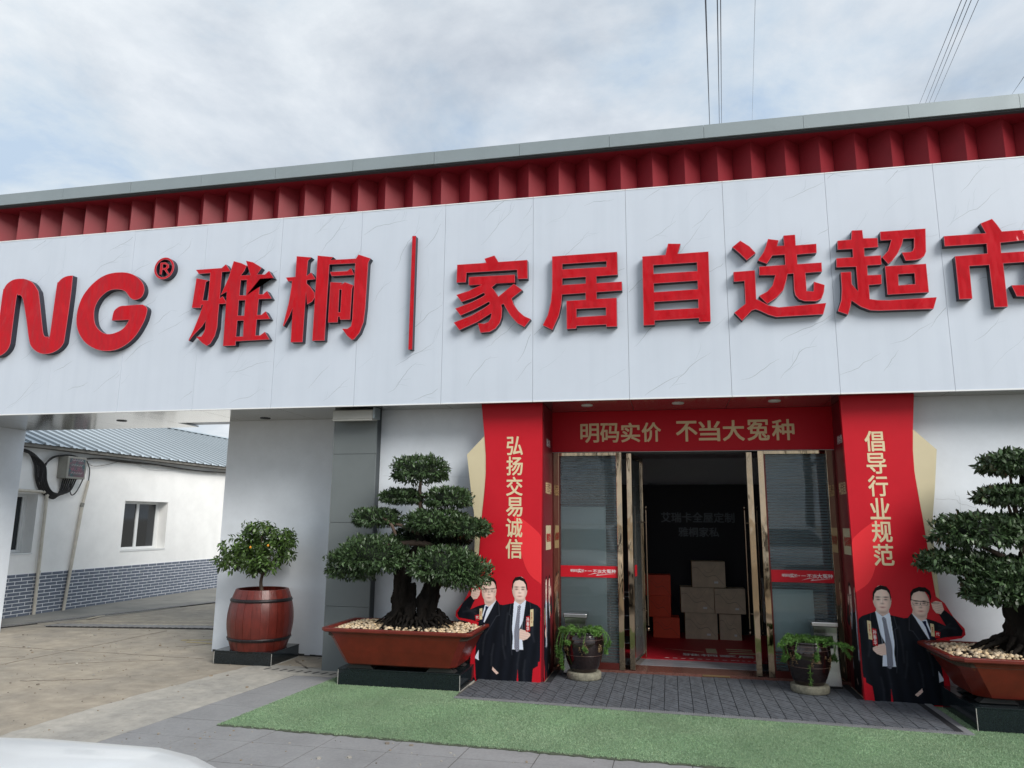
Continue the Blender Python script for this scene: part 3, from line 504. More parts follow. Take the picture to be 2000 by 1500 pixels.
# ================================================================ shop building
SH = thing('shop_building', (0, 9, 0), 'single storey shop with white marble fascia, red sign letters and glass entrance', 'shop')
PW = .9735
jx = [-1.3245+PW*k for k in range(-9, 12)]
box('fascia_backing', jx[0], jx[-1], YF+.022, YF+.10, ZB+.012, ZT-.02, 'joint', SH)
for a, b2 in zip(jx, jx[1:]):
    yp = YF+rnd.uniform(-.0012, .0012)
    mpn = box('marble_panel', a+.0014, b2-.0014, yp, YF+.02, ZB+.0008, ZT-.012, 'marble', SH)
    vm = MB()
    def vein(x, z, L_, ang, w_, lvl=0):
        nn = max(4, int(L_/.035)); P = [(x, z)]; g_ = ang
        for i in range(nn):
            g_ += rnd.gauss(0, .22); g_ = ang+(g_-ang)*.75
            x += math.cos(g_)*L_/nn; z += math.sin(g_)*L_/nn; P.append((x, z))
            if lvl == 0 and rnd.random() < .10: vein(x, z, L_*rnd.uniform(.2, .4), ang+rnd.choice((-1, 1))*rnd.uniform(.3, .8), w_*.7, 1)
        for i, (p, q) in enumerate(zip(P, P[1:])):
            wa, wb2 = [w_*(.25+.75*math.sin(math.pi*min(1, max(0, t)))) for t in (i/nn, (i+1)/nn)]
            if not (a+.006 < p[0] < b2-.006 and a+.006 < q[0] < b2-.006 and ZB+.01 < p[1] < ZT-.02 and ZB+.01 < q[1] < ZT-.02): continue
            d = Vector((q[0]-p[0], q[1]-p[1])).normalized(); nx_, nz_ = -d.y/2, d.x/2
            vm.add([(p[0]-nx_*wa, yp-.0004-.00005*lvl, p[1]-nz_*wa), (q[0]-nx_*wb2, yp-.0004-.00005*lvl, q[1]-nz_*wb2), (q[0]+nx_*wb2, yp-.0004-.00005*lvl, q[1]+nz_*wb2), (p[0]+nx_*wa, yp-.0004-.00005*lvl, p[1]+nz_*wa)], [(0, 1, 2, 3)], 0 if w_ > .0034 and lvl == 0 else 1)
    for row in range(6):
        for kk in range(2):
            vein(a+rnd.uniform(-.05, .5)+.42*kk, ZB+.36*row+rnd.uniform(.0, .3), rnd.uniform(.22, .62), rnd.uniform(.45, .85), rnd.choice((.0028, .0036, .0046)))
    tag(vm.build('vein_print', ['vein', 'vein_soft'], mpn), kind='stuff')
    box('edge_trim', a+.002, b2-.002, YF-.003, YF+.024, ZB-.012, ZB+.0005, 'white_trim', SH)
    box('edge_trim', a+.002, b2-.002, YF-.003, YF+.13, ZT-.0115, ZT, 'white_trim', SH)
# pleated red cladding
rx = .265-.3335*29
k = 0
while rx+.3335*k < 9.0:
    x = rx+.3335*k; xm = x+.16675; xe = x+.3335
    for (xa, ya, xb, yb) in ((x, 7.36, xm, 7.525), (xm, 7.525, xe, 7.36)):
        d = Vector((xb-xa, yb-ya)).normalized(); nn = Vector((-d.y, d.x))*.006
        MB().prism([(xa+d.x*.0015, ya+d.y*.0015), (xb-d.x*.0015, yb-d.y*.0015), (xb-d.x*.0015+nn.x, yb-d.y*.0015+nn.y), (xa+d.x*.0015+nn.x, ya+d.y*.0015+nn.y)], 'z', 4.60, 5.462).build('cladding_panel', 'red_cladding', SH)
    k += 1
box('cladding_ledge', jx[0], jx[-1], YF+.131, 7.60, 4.55, 4.90, 'red_cladding', SH)
box('wall_core', jx[0], jx[-1], 7.62, 7.9, 2.9, 5.45, 'joint', SH)
cx = [-1.478+.9715*k for k in range(-9, 12)]
for a, b2 in zip(cx, cx[1:]):
    box('cap_panel', a+.0015, b2-.0015, YF+rnd.uniform(-.001, .001), 7.9, 5.467, 5.612, 'cap_grey', SH)
box('cap_underside', cx[0], cx[-1], YF+.075, 7.88, 5.452, 5.465, 'red_cladding', SH)
box('cap_drip_edge', cx[0], cx[-1], YF+.02, YF+.0745, 5.450, 5.465, 'dark_under', SH)
# soffit
for a, b2 in zip(jx, jx[1:]):
    yb = 8.75 if b2 < -5.35 else 8.30
    box('soffit_panel', a+.0022, b2-.0022, YF+.076, yb, ZS, ZS+.02, 'soffit_metal', SH)
    box('soffit_lip', a+.002, b2-.002, YF+.0245, YF+.074, ZS-.012, ZS+.004, 'soffit_metal', SH)
def downlight(x, y, m='lamp_white'):
    o = MB().lathe([(.001, -.003), (.045, -.003), (.055, -.008), (.062, -.004), (.062, .001)], (x, y, ZS), 24).build('downlight', m, SH)
    MB().lathe([(.0005, -.0075), (.040, -.0065), (.041, -.003)], (x, y, ZS), 20).build('lamp_lens', 'white_trim' if m == 'lamp_white' else 'dark_under', o)
for x in (-.82, .12, 1.067): downlight(x, 7.66)
downlight(-6.77, 8.0, 'dark_under'); downlight(-4.80, 8.06, 'dark_under')
# passage side pier, walls, grey column
box('passage_pier', -9.95, -8.965, 7.30, 8.75, 0, ZS-.001, 'white_plaster', SH)
box('wall', -5.405, -3.58, 8.25, 8.42, 0.0, ZS-.001, 'white_plaster', SH)
box('wall', -5.400, -5.10, 8.42, 14.2, 0.0, 3.4, 'white_plaster', SH)
box('wall', -3.14, -1.83, 7.655, 7.95, 0, ZS-.001, 'white_plaster', SH)
box('wall', 2.21, 9.3, 7.60, 7.90, 0, ZS-.001, 'white_plaster', SH)
box('wall', -9.95, 9.3, 7.95, 8.74, ZS+.03, 5.46, 'white_plaster', SH)
box('flat_roof', -5.1, 9.3, 8.75, 14.2, 3.4, 3.6, 'cap_grey', SH)
for z0, z1 in ((0, .655), (.659, 1.53), (1.534, 2.27), (2.274, ZS-.001)):
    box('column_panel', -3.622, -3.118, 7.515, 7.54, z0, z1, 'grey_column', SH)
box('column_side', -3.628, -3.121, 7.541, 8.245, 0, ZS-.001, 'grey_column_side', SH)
# hairline cracks in the plaster
wc = MB()
def wcrack(P, y, w=.003):
    for p, q in zip(P, P[1:]):
        d = Vector((q[0]-p[0], q[1]-p[1])).normalized(); nn = Vector((-d.y, d.x))*w/2
        wc.prism([(p[0]+nn.x, p[1]+nn.y), (q[0]+nn.x, q[1]+nn.y), (q[0]-nn.x, q[1]-nn.y), (p[0]-nn.x, p[1]-nn.y)], 'y', y-.0006, y)
wcrack([(2.44, 1.80), (2.50, 1.795), (2.55, 1.80), (2.62, 1.79), (2.63, 1.765), (2.66, 1.75), (2.70, 1.745), (2.76, 1.72)], 7.6); wcrack([(2.61, 1.88), (2.615, 1.83), (2.64, 1.825), (2.645, 1.78), (2.64, 1.70), (2.65, 1.62)], 7.6, .002); wcrack([(-3.0, 1.05), (-2.9, .95), (-2.75, .98), (-2.6, .90)], 7.655)
wcrack([(-3.08, 2.04), (-2.5, 2.03), (-1.95, 2.02)], 7.655, .002)
wc.build('plaster_crack', 'plaster_line', SH)
wb = MB()
for k in range(26):
    x = -5.39+k*.07; wb.box(x, x+.07, 8.2435, 8.2495, 0, rnd.uniform(.006, .03))
wb.build('wall_base_gap', 'drain_dark', SH)

# roller awning box on top of the grey column
ab = thing('awning_box', (-3.33, 7.4, 2.62), 'long grey metal air curtain box fixed above the grey column', 'box')
box('housing', -3.575, -3.105, 7.36, 7.51, 2.635, 2.738, 'awning_grey', ab, .01)
box('end_cap', -3.104, -3.082, 7.355, 7.512, 2.640, 2.765, 'cap_grey', ab, .006)
box('lower_lip', -3.57, -3.11, 7.35, 7.40, 2.618, 2.6345, 'awning_grey', ab, .004)

# --- entrance: band, jambs, reveals
yd = 8.10
box('door_header', -1.285, 1.70, yd+.012, yd+.30, 2.315, ZS-.001, 'joint', SH)
box('reveal_left', -1.83, -1.262, 7.48, 8.4, 0, ZS-.001, 'reveal_red', SH)
box('reveal_right', 1.692, 2.21, 7.48, 8.4, 0, ZS-.001, 'reveal_red', SH)
bn = thing('entrance_banner', (.2, yd, 2.31), 'dark red banner over the glass doors with gold Chinese slogan', 'banner')
box('panel', -1.26, 1.69, yd, yd+.010, 2.318, ZS-.002, 'banner_red', bn)
box('metal_strip', -1.262, 1.691, yd-.022, yd+.009, 2.3125, 2.3175, 'header_grey', bn)
gl = '明码实价'; g2 = '不当大冤种'
xs = [-.946, -.725, -.497, -.272]
xr = [.095, .333, .582, .835, 1.085]
for ch, x in list(zip(gl, xs))+list(zip(g2, xr)):
    text('character', ch, 'banner_gold', (x+.005, x+.222 if x > 0 else x+.205, 2.425, 2.632 if x < 0 else 2.64), yd-.0005, bn, bold=.018)
# fixed glazing
def frame_bar(name, x0, x1, z0, z1, parent, m='gold_metal', y0=yd-.02, y1=yd+.05): return box(name, x0, x1, y0, y1, z0, z1, m, parent, .003)
for side, (fx0, gx0, gx1, fx1) in enumerate(((-1.245, -1.184, -.556, -.497), (.925, .985, 1.600, 1.660))):
    wn = MB().box(fx0, gx0, yd-.02, yd+.05, .05, 2.312).box(gx1, fx1, yd-.02, yd+.05, .05, 2.312).box(gx0, gx1, yd-.02, yd+.05, 2.275, 2.312)
    wn = wn.build('glazed_side_panel', 'gold_metal', SH, .003)
    box('bottom_rail', gx0+.001, gx1-.001, yd-.018, yd+.05, .05, .115, 'red_frame', wn)
    box('inner_trim', gx0+.0005, gx0+.014, yd-.012, yd+.03, .116, 2.274, 'red_frame', wn)
    box('pane', gx0+.001, gx1-.001, yd+.010, yd+.018, .116, 2.274, 'glass', wn)
    bl = MB()
    for z in np.arange(.13, 2.25, .030):
        bl.add([(gx0, yd+.105, z), (gx1, yd+.105, z), (gx1, yd+.090, z+.019), (gx0, yd+.090, z+.019)], [(0, 1, 2, 3)])
    tag(bl.build('venetian_blind', 'blind', wn), kind='stuff')
    if side == 0: box('board_and_reflection', -1.175, -.68, yd+.045, yd+.055, .33, 1.72, 'board_and_reflection', wn)  # left sheet stands in for a pale reflection in the glass
    else: box('board_and_reflection', gx0+.005, 1.40, yd+.045, yd+.055, .30, .90, 'board_and_reflection', wn)
    st = box('red_stripe', gx0+.0015, gx1-.0015, yd+.0055, yd+.009, .975, 1.095, 'board_red', wn)
    u = gx0+.12
    for ch, a, bb, h in (('明码', 0, .075, .028), ('实', .078, .118, .040), ('价', .12, .15, .030), ('一', .185, .23, .004), ('不当', .24, .33, .034), ('大', .335, .385, .046), ('冤种', .39, .485, .040)):
        text('stripe_text', ch, 'print_white', (u+a, u+bb, 1.035-.5*h+.006, 1.035+.5*h+.006), yd+.0048, wn, bold=.012, depth=.0008)
    sw = MB().prism([(u+.18, .995), (u+.25, 1.018), (u+.31, 1.022), (u+.25, 1.013)], 'y', yd+.004, yd+.0048).prism([(u+.31, 1.021), (u+.272, .994), (u+.49, 1.018), (u+.29, 1.0015)], 'y', yd+.004, yd+.0048).prism([(u+.158, 1.042), (u+.165, 1.048), (u+.172, 1.042), (u+.165, 1.034)], 'y', yd+.004, yd+.0048)
    sw.build('swoosh', 'print_white', wn)
box('door_jamb', -.448+.0, -.40, yd+.06, yd+.12, .05, 2.31, 'red_frame', SH) if False else None
frame_bar('side_jamb', -1.2615, -1.2465, .05, 2.312, SH, 'red_frame'); frame_bar('side_jamb', 1.6615, 1.6915, .05, 2.312, SH, 'red_frame')
box('threshold_stone', -1.262, 1.692, 8.085, 8.42, .0, .048, 'threshold', SH)
box('door_seal', .28, .55, 8.078, 8.0845, .03, .046, 'pot_gold', SH)
# glass door leaves, open inwards
def leaf(sx, x0, y0, x1, y1, mirror):
    d = Vector((x1-x0, y1-y0)); Lg = d.length; ang = math.atan2(d.y, d.x)
    def P(m, n_, par, bev=.003):
        for i, v in enumerate(m.v):
            p = Vector((v[0], v[1])); c_, s_ = math.cos(ang), math.sin(ang)
            m.v[i] = (x0+p.x*c_-p.y*s_, y0+p.x*s_+p.y*c_, v[2])
        return m.build(n_[0], n_[1], par, bev)
    m = MB().box(0, .045, -.028, .028, .055, 2.30).box(Lg-.045, Lg, -.022, .022, .055, 2.30).box(.045, Lg-.045, -.02, .02, 2.25, 2.30).box(.045, Lg-.045, -.02, .02, .055, .12)
    dr = P(m, ('glass_door_leaf', 'gold_metal'), SH)
    P(MB().box(.046, Lg-.046, -.005, .005, .121, 2.249), ('pane', 'glass'), dr, 0)
    P(MB().box(.20, .32, -.009, -.006, .98, 1.10).box(.20, .32, .006, .009, .98, 1.10), ('sticker', 'board_red'), dr, 0)
    for s_ in (-1, 1):
        h = MB().tube([(Lg-.13, s_*.065, .42), (Lg-.13, s_*.065, 1.70)], .011, 10)
        for z in (.38, 1.73): h.lathe([(.001, -.025), (.014, -.012), (.016, 0), (.012, .014), (.001, .022)], (Lg-.13, s_*.065, z), 10)
        for z in (.58, 1.56): h.tube([(Lg-.13, s_*.006, z), (Lg-.13, s_*.065, z)], .007, 8)
        P(h, ('pull_handle', 'bronze'), dr, 0)
leaf(0, -.418, 8.09, -.315, 8.86, 1)
leaf(1, .838, 8.09, .905, 8.86, -1)

# --- interior
box('interior_floor', -3.0, 4.0, 8.42, 11.5, 0.0, .050, 'floor_tile', SH)
box('interior_wall', -3.0, 4.0, 11.3, 11.5, .05, 3.4, 'room_wall', SH)
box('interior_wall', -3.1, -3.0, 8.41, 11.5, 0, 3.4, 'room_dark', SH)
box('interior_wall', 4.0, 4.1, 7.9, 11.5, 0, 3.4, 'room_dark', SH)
box('interior_ceiling', -3.0, 4.0, 8.41, 11.3, 2.50, 2.55, 'room_wall', SH)
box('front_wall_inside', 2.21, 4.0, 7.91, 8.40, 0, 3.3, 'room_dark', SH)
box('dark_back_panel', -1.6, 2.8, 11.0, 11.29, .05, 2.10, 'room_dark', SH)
text('wall_lettering', '艾瑞卡全屋定制', 'room_letter', (-.12, .90, 1.56, 1.70), 10.998, SH, bold=.02, depth=.01)
text('wall_lettering', '雅桐家私', 'room_letter', (.12, .68, 1.36, 1.49), 10.998, SH, bold=.02, depth=.01)
fm = thing('red_floor_mat', (.2, 9.5, .05), 'red floor mat with pale and gold lettering just inside the doors', 'mat')
box('mat_sheet', -.75, 1.35, 8.80, 10.9, .0505, .056, 'mat_red', fm)
fmx = MB(); fmy = MB()
fmx.prism([(-.1, 9.5), (.35, 9.35), (.35, 9.37)], 'z', .0562, .0575).box(.38, .50, 9.30, 9.62, .0562, .0575).prism([(.62, 9.30), (.95, 9.33), (1.0, 9.42), (.66, 9.38)], 'z', .0562, .0575).box(.62, .92, 9.48, 9.52, .0562, .0575).box(.62, .92, 9.6, 9.66, .0562, .0575)
fmx.build('mat_emblem', 'board_gold', fm)
text('mat_lettering', '雅桐家居', 'print_white', (.10, .90, 9.08, 9.22), .0562, fm, axis='z')
for k in range(9): fmy.box(-.1+k*.09, -.05+k*.09, 8.88, 8.895, .0562, .0572); fmy.box(.68+k*.06, .71+k*.06, 8.88, 8.895, .0562, .0572)
fmy.build('mat_small_print', 'print_white', fm)
def carton(x0, x1, y0, y1, z0, z1, label, m='carton_grey', sm='carton_side', rot=0, grp='pale gift cartons piled inside the doors'):
    t = thing('carton', ((x0+x1)/2, (y0+y1)/2, z0), label, 'carton', grp)
    mb = MB().box(x0, x1, y0, y1, z0+.001, z1)
    mb.m = [0, 0, 0, 1, 0, 1]
    o = mb.build('carton_body', [m, sm], t, .003)
    l = MB(); w_ = x1-x0; h_ = z1-z0
    pts = [(x0+w_*(.02+.93*i/12), z0+h_*(.72-.5*(i/12)+.10*math.sin(i*.9))) for i in range(13)]
    for p, q in zip(pts, pts[1:]): l.prism([(p[0], p[1]), (q[0], q[1]), (q[0], q[1]+.006), (p[0], p[1]+.006)], 'y', y0-.0012, y0-.0002)
    pts = [(x0+w_*(.25+.5*i/8), z0+h_*(.9-.35*math.sin(math.pi*i/8))) for i in range(9)]
    for p, q in zip(pts, pts[1:]): l.prism([(p[0], p[1]), (q[0], q[1]), (q[0], q[1]+.004), (p[0], p[1]+.004)], 'y', y0-.0012, y0-.0002)
    l.build('printed_lines', 'carton_line' if m == 'carton_grey' else 'carton_orange_dark', t)
    if m == 'carton_grey': box('printed_mark', x0+w_*.66, x0+w_*.78, y0-.0012, y0-.0002, z0+h_*.16, z0+h_*.24, 'print_white', t)
    t.rotation_euler.z = rot; return t
yc = 10.35
carton(.157, .571, yc, yc+.3, .050, .385, 'pale grey gift carton at the bottom left of the pile behind the right door', rot=.02)
carton(.605, .880, yc+.02, yc+.32, .050, .380, 'narrow pale gift carton on the floor beside the wider one', rot=-.03)
carton(.11, .54, yc, yc+.3, .387, .712, 'pale gift carton in the middle row on the left of the pile', rot=.03)
carton(.553, .942, yc-.01, yc+.3, .387, .706, 'pale gift carton in the middle row on the right of the pile', rot=-.02)
carton(.268, .698, yc+.01, yc+.3, .714, 1.050, 'pale gift carton on top of the pile under the wall lettering', rot=.01)
og = 'orange gift cartons stacked inside the left door'
carton(-.259, .087, yc, yc+.3, .050, .316, 'orange gift carton at the bottom of the stack near the cart', 'carton_orange', 'carton_orange_dark', .02, og)
carton(-.32, -.011, yc, yc+.3, .318, .588, 'orange gift carton in the middle of the stack near the cart', 'carton_orange', 'carton_orange_dark', -.05, og)
carton(-.347, -.015, yc+.01, yc+.3, .590, .860, 'orange gift carton on top of the stack near the cart', 'carton_orange', 'carton_orange_dark', .02, og)
ct = thing('luggage_cart', (-.5, 9.5, .05), 'chrome tube trolley standing behind the open left door', 'trolley')
m = MB()
for yy in (9.2, 9.75):
    m.tube([(-.78, yy, .12), (-.78, yy, .62), (-.72, yy, .68), (-.40, yy, .68), (-.34, yy, .62), (-.34, yy, .12)], .011, 8)
for z in (.15, .62):
    for x in (-.78, -.34): m.tube([(x, 9.2, z), (x, 9.75, z)], .009, 8)
for z in (.30, .46): m.tube([(-.78, 9.2, z), (-.34, 9.2, z)], .006, 6)
m.build('tube_frame', 'chrome', ct)
for x in (-.76, -.36):
    for yy in (9.2, 9.75): MB().tube([(x-.012, yy, .085), (x+.012, yy, .085)], .034, 14).build('caster', 'black_rubber', ct)
box('deck', -.77, -.35, 9.21, 9.74, .14, .15, 'steel', ct)
wsn = box('hanging_notice', .955, .965, 8.45, 8.62, .52, .98, 'print_white'); tag(wsn, 'white sheet hanging beside the right glass door handle', 'notice')

# ================================================================ sign letters
import bmesh
def clip_mesh(flat, y0, y1):
    """polygons with holes in the xz plane, filled by a 2D curve; returns verts, tris in (x,z)"""
    c = bpy.data.curves.new('outline', 'CURVE'); c.dimensions = '2D'; c.fill_mode = 'BOTH'
    for L in flat:
        sp_ = c.splines.new('POLY'); k = len(L)//2; sp_.points.add(k-1); sp_.use_cyclic_u = True
        for i in range(k): sp_.points[i].co = (L[2*i]/1000, L[2*i+1]/1000, 0, 1)
    o = bpy.data.objects.new('outline', c); COL.objects.link(o)
    me = bpy.data.meshes.new_from_object(o.evaluated_get(bpy.context.evaluated_depsgraph_get()))
    bpy.data.objects.remove(o); bpy.data.curves.remove(c)
    bm = bmesh.new(); bm.from_mesh(me); bmesh.ops.remove_doubles(bm, verts=bm.verts, dist=1e-5)
    return bm
def letter(key, label, flats=None, yfront=7.145, yback=7.2185):
    flats = flats or LET[key]
    X_ = [v/1000 for L in flats for v in L[0::2]]; Z_ = [v/1000 for L in flats for v in L[1::2]]
    t = thing('sign_letter', ((min(X_)+max(X_))/2, yback, min(Z_)), label, 'sign letter', 'raised red letters of the fascia sign')
    bm = clip_mesh(flats, 0, 0)
    for v in bm.verts: v.co = Vector((v.co.x, yfront+.004, v.co.y))
    r = bmesh.ops.extrude_face_region(bm, geom=bm.faces[:])
    for e in r['geom']:
        if isinstance(e, bmesh.types.BMVert): e.co.y = yback
    bmesh.ops.recalc_face_normals(bm, faces=bm.faces[:])
    me = bpy.data.meshes.new('side_return'); bm.to_mesh(me); bm.free(); me.materials.append(MATS['sign_return'])
    o = link(bpy.data.objects.new('side_return', me), t); me.transform(Matrix.Translation(-world_off(t)))
    bm = clip_mesh(flats, 0, 0)
    for v in bm.verts: v.co = Vector((v.co.x, yfront+.0035, v.co.y))
    bmesh.ops.dissolve_limit(bm, angle_limit=.01, verts=bm.verts, edges=bm.edges)
    r = bmesh.ops.extrude_face_region(bm, geom=bm.faces[:])
    for e in r['geom']:
        if isinstance(e, bmesh.types.BMVert): e.co.y = yfront
    bmesh.ops.recalc_face_normals(bm, faces=bm.faces[:])
    fr = [f for f in bm.faces if all(abs(v.co.y-yfront) < 1e-5 for v in f.verts)]
    ins = bmesh.ops.inset_region(bm, faces=fr, thickness=.0045, depth=.0, use_even_offset=False)
    for f in bm.faces: f.material_index = 1
    for f in fr:
        if f.is_valid: f.material_index = 0
    me = bpy.data.meshes.new('face'); bm.to_mesh(me); bm.free(); me.materials.append(MATS['sign_red']); me.materials.append(MATS['sign_edge'])
    o = link(bpy.data.objects.new('face', me), t); me.transform(Matrix.Translation(-world_off(t)))
    return t
letter('N', 'raised red rounded Latin letter N cut by the left edge of the picture')
letter('G', 'raised red rounded Latin letter G with dark sides')
letter('ya', 'raised red character 雅 in a wedge-ended face beside the trademark ring')
letter('tong', 'raised red character 桐 in a wedge-ended face left of the divider bar')
letter('jia', 'raised red character 家 right of the divider bar')
letter('ju', 'raised red character 居 between 家 and 自')
letter('zi', 'raised red character 自 with three slots, above the entrance')
letter('xuan', 'raised red character 选 above the right glazed panel')
letter('chao', 'raised red character 超 above the right red column')
letter('shi', 'raised red character 市 cut by the right edge of the picture')
ringc = (-5.694, 4.432)
def circ(rx_, rz_, n_=40): return [v for i in range(n_) for v in ((ringc[0]+rx_*math.cos(2*math.pi*i/n_))*1000, (ringc[1]+rz_*math.sin(2*math.pi*i/n_))*1000)]
letter('R', 'small red ring with letter R, the registered mark after the G', [circ(.131, .133), circ(.106, .108)] + LET['R'])
bar = thing('divider_bar', (-2.62, 7.2185, 3.335), 'thin upright red bar dividing the two halves of the sign', 'sign bar')
box('side_return', -2.6455, -2.6065, 7.149, 7.2185, 3.335, 4.60, 'sign_return', bar); box('face', -2.6465, -2.6055, 7.1445, 7.1485, 3.334, 4.601, 'sign_red', bar)

# ================================================================ printed red boards on the columns
yb0 = 7.42
def A2(k): L = ART[k]; return [(L[i]/1000, L[i+1]/1000) for i in range(0, len(L), 2)]
def inpoly(PX, PZ, poly):
    ins = np.zeros(PX.shape, bool); n = len(poly)
    for i in range(n):
        x1, z1 = poly[i]; x2, z2 = poly[(i+1) % n]
        if z1 == z2: continue
        c = ((z1 > PZ) != (z2 > PZ)) & (PX < (x2-x1)*(PZ-z1)/(z2-z1)+x1); ins ^= c
    return ins
bx = A2('board'); X0, X1, Z0, Z1 = 1.637, 2.515, .010, 1.13
def paint():
    st = .0026; nx = int((X1-X0)/st)+1; nz = int((Z1-Z0)/st)+1
    PX, PZ = np.meshgrid(np.linspace(X0, X1, nx), np.linspace(Z0, Z1, nz)); C = np.zeros((nz, nx, 3)); C[:] = RED
    K = np.zeros((nz, nx), bool); NAVY = np.array([.006, .0075, .012]); SKIN = np.array([.92, .67, .58]); SHIRT = np.array([.76, .82, .95])
    def fill(k, col, soft=None):
        m = inpoly(PX, PZ, A2(k) if isinstance(k, str) else k); C[m] = col; return m
    lf = inpoly(PX, PZ, curve2d(A2('leaf'))); C[lf] = (.82, .035, .045)
    def ell(k, col, sh=True):
        (cx_, cz_), (ex, _), (_, ez) = A2(k); rx_, rz_ = abs(ex-cx_), abs(ez-cz_)
        q = ((PX-cx_)/rx_)**2+((PZ-cz_)/rz_)**2; m = q < 1
        s_ = 1-.34*np.clip(q, 0, 1)**2-.16*np.clip((PX-cx_)/rx_, 0, 1)
        C[m] = (np.minimum(col*s_[..., None], .95))[m]; K[m] = True; return m, (cx_, cz_, rx_, rz_)
    sil = fill('sil', NAVY); K |= sil
    dz = .5+.5*np.sin(PX*60+PZ*9)
    C[sil] = (NAVY[None]*(1+.5*dz[sil][:, None]))
    def line(P, w_, col, k_=1.):
        for p, q in zip(P, P[1:]):
            p, q = np.array(p), np.array(q); dv = q-p; t = np.clip(((PX-p[0])*dv[0]+(PZ-p[1])*dv[1])/(dv@dv), 0, 1)
            wg = k_*np.exp(-(np.hypot(PX-p[0]-t*dv[0], PZ-p[1]-t*dv[1])/w_)**2)*sil; C[:] = C*(1-wg[..., None])+np.array(col)*wg[..., None]
    S1 = A2('shirt1'); S2 = A2('shirt2'); LG = (.045, .05, .065)
    line([(S1[0][0]-.035, S1[0][1]-.01), (S1[0][0]-.055, S1[0][1]-.14), (S1[0][0]-.03, S1[0][1]-.15), (S1[-1][0]-.02, S1[-1][1]), (S1[7][0]+.01, S1[7][1])], .0035, LG, .8)
    line([(S1[2][0]+.03, S1[2][1]-.01), (S1[2][0]+.055, S1[2][1]-.14), (S1[2][0]+.035, S1[2][1]-.15), (S1[4][0]+.02, S1[4][1]-.03), (S1[6][0]+.0, S1[6][1]-.05)], .0035, LG, .8)
    line([(S2[0][0]-.02, S2[0][1]-.02), (S2[0][0]-.03, S2[0][1]-.15), (S2[0][0]+.0, S2[0][1]-.16), (S2[5][0]-.01, S2[5][1]-.12)], .0035, LG, .8)
    for (x_, z_, u_, v_) in ((1.70, .70, .03, -.20), (1.73, .55, -.02, -.15), (1.98, .66, .02, -.3), (2.03, .45, -.03, -.22), (1.86, .30, .02, -.25), (2.12, .36, .02, -.2), (2.40, .70, -.10, -.06), (2.44, .66, -.13, .02), (1.80, .22, .01, -.2), (2.20, .48, .03, -.22)):
        line([(x_, z_), (x_+u_*.5+.008, z_+v_*.5), (x_+u_, z_+v_)], .010, (.022, .025, .034), .8)
    K[fill('shirt1', SHIRT)] = True; K[fill('shirt2', SHIRT)] = True; fill('cuff', SHIRT)
    for s_ in (0, 1, 2): line([(S1[0][0]+.03+.04*s_, S1[3][1]-.06), (S1[0][0]+.045+.04*s_, S1[8][1]+.02)], .003, (.52, .57, .70), .5)
    for k in ('neck1', 'neck2'): K[fill(k, SKIN*.78)] = True
    m = inpoly(PX, PZ, A2('tie1')); stp = (np.mod((PX*.9+PZ)*62, 1) < .36); C[m] = np.where(stp[m][:, None], np.array([.6, .62, .7]), np.array([.012, .014, .06]))
    K[fill('tie2', np.array([.010, .014, .05]))] = True
    for kf in ('c_face1', 'c_face2'):
        m, (cx_, cz_, rx_, rz_) = ell(kf, SKIN*1.08)
        def blob(u, v, su, sv, col, k_): 
            wgt = k_*np.exp(-(((PX-cx_)/rx_-u)/su)**2-(((PZ-cz_)/rz_-v)/sv)**2); C[:] = C*(1-wgt[..., None])+np.array(col)*wgt[..., None]
        for s_ in (-1, 1):
            e = inpoly(PX, PZ, [(cx_+s_*rx_*.97, cz_+.15*rz_), (cx_+s_*rx_*1.10, cz_+.12*rz_), (cx_+s_*rx_*1.06, cz_-.25*rz_), (cx_+s_*rx_*.95, cz_-.3*rz_)]); C[e] = SKIN*.85
            blob(s_*.42, .14, .28, .05, (.03, .02, .018), 1.0); blob(s_*.40, -.03, .20, .05, (.03, .02, .02), 1.0); blob(s_*.42, -.08, .22, .10, (.45, .28, .24), .30)
            blob(s_*.75, -.25, .2, .4, (.42, .28, .23), .30)
        blob(.0, -.32, .20, .06, (.30, .15, .13), .75); blob(.06, -.12, .07, .22, (.55, .38, .32), .45); blob(-.05, -.12, .05, .2, (.95, .80, .72), .5)
        blob(0, -.58, .30, .045, (.40, .12, .12), .95); blob(0, -.66, .2, .04, (.55, .30, .27), .4); blob(0, -.95, .5, .12, (.36, .24, .2), .5); blob(-.15, .5, .4, .25, (.78, .62, .54), .5)
    for k in ('hair1', 'hair2'): K[fill(k, np.array([.012, .009, .009]))] = True
    for k in ('hand1', 'hand2', 'hand3'):
        m = fill(k, SKIN*.92); K[m] = True
        fg = (np.mod(PZ*62+PX*12, 1) < .2)&m; C[fg] *= .66
    P = A2('glass')
    for (p, q) in zip(P, P[1:]):
        d = np.array(q)-np.array(p); t = np.clip(((PX-p[0])*d[0]+(PZ-p[1])*d[1])/(d@d), 0, 1); m = np.hypot(PX-p[0]-t*d[0], PZ-p[1]-t*d[1]) < .0028; C[m] = (.03, .02, .02)
    fc, _, fe_ = A2('c_face2'); r_ = abs(fe_[1]-fc[1])
    for s_ in (-1, 1):
        u, v = (PX-fc[0]-s_*.40*r_*.62)/(.26*r_), (PZ-fc[1]+.02*r_)/(.16*r_); q = np.abs(u)**3+np.abs(v)**3; m = (q > .75)&(q < 1.25)&(v < .4); C[m] = C[m]*.45
    for k in ('gold1', 'gold2'): K[fill(k, np.array([.72, .60, .36]))] = True
    for k in ('badge1', 'badge2'): K[fill(k, np.array([.50, .012, .02]))] = True
    K[fill('red1', RED)] = True; K[fill('red2', RED)] = True
    inside = inpoly(PX, PZ, bx) & (PZ > .012)
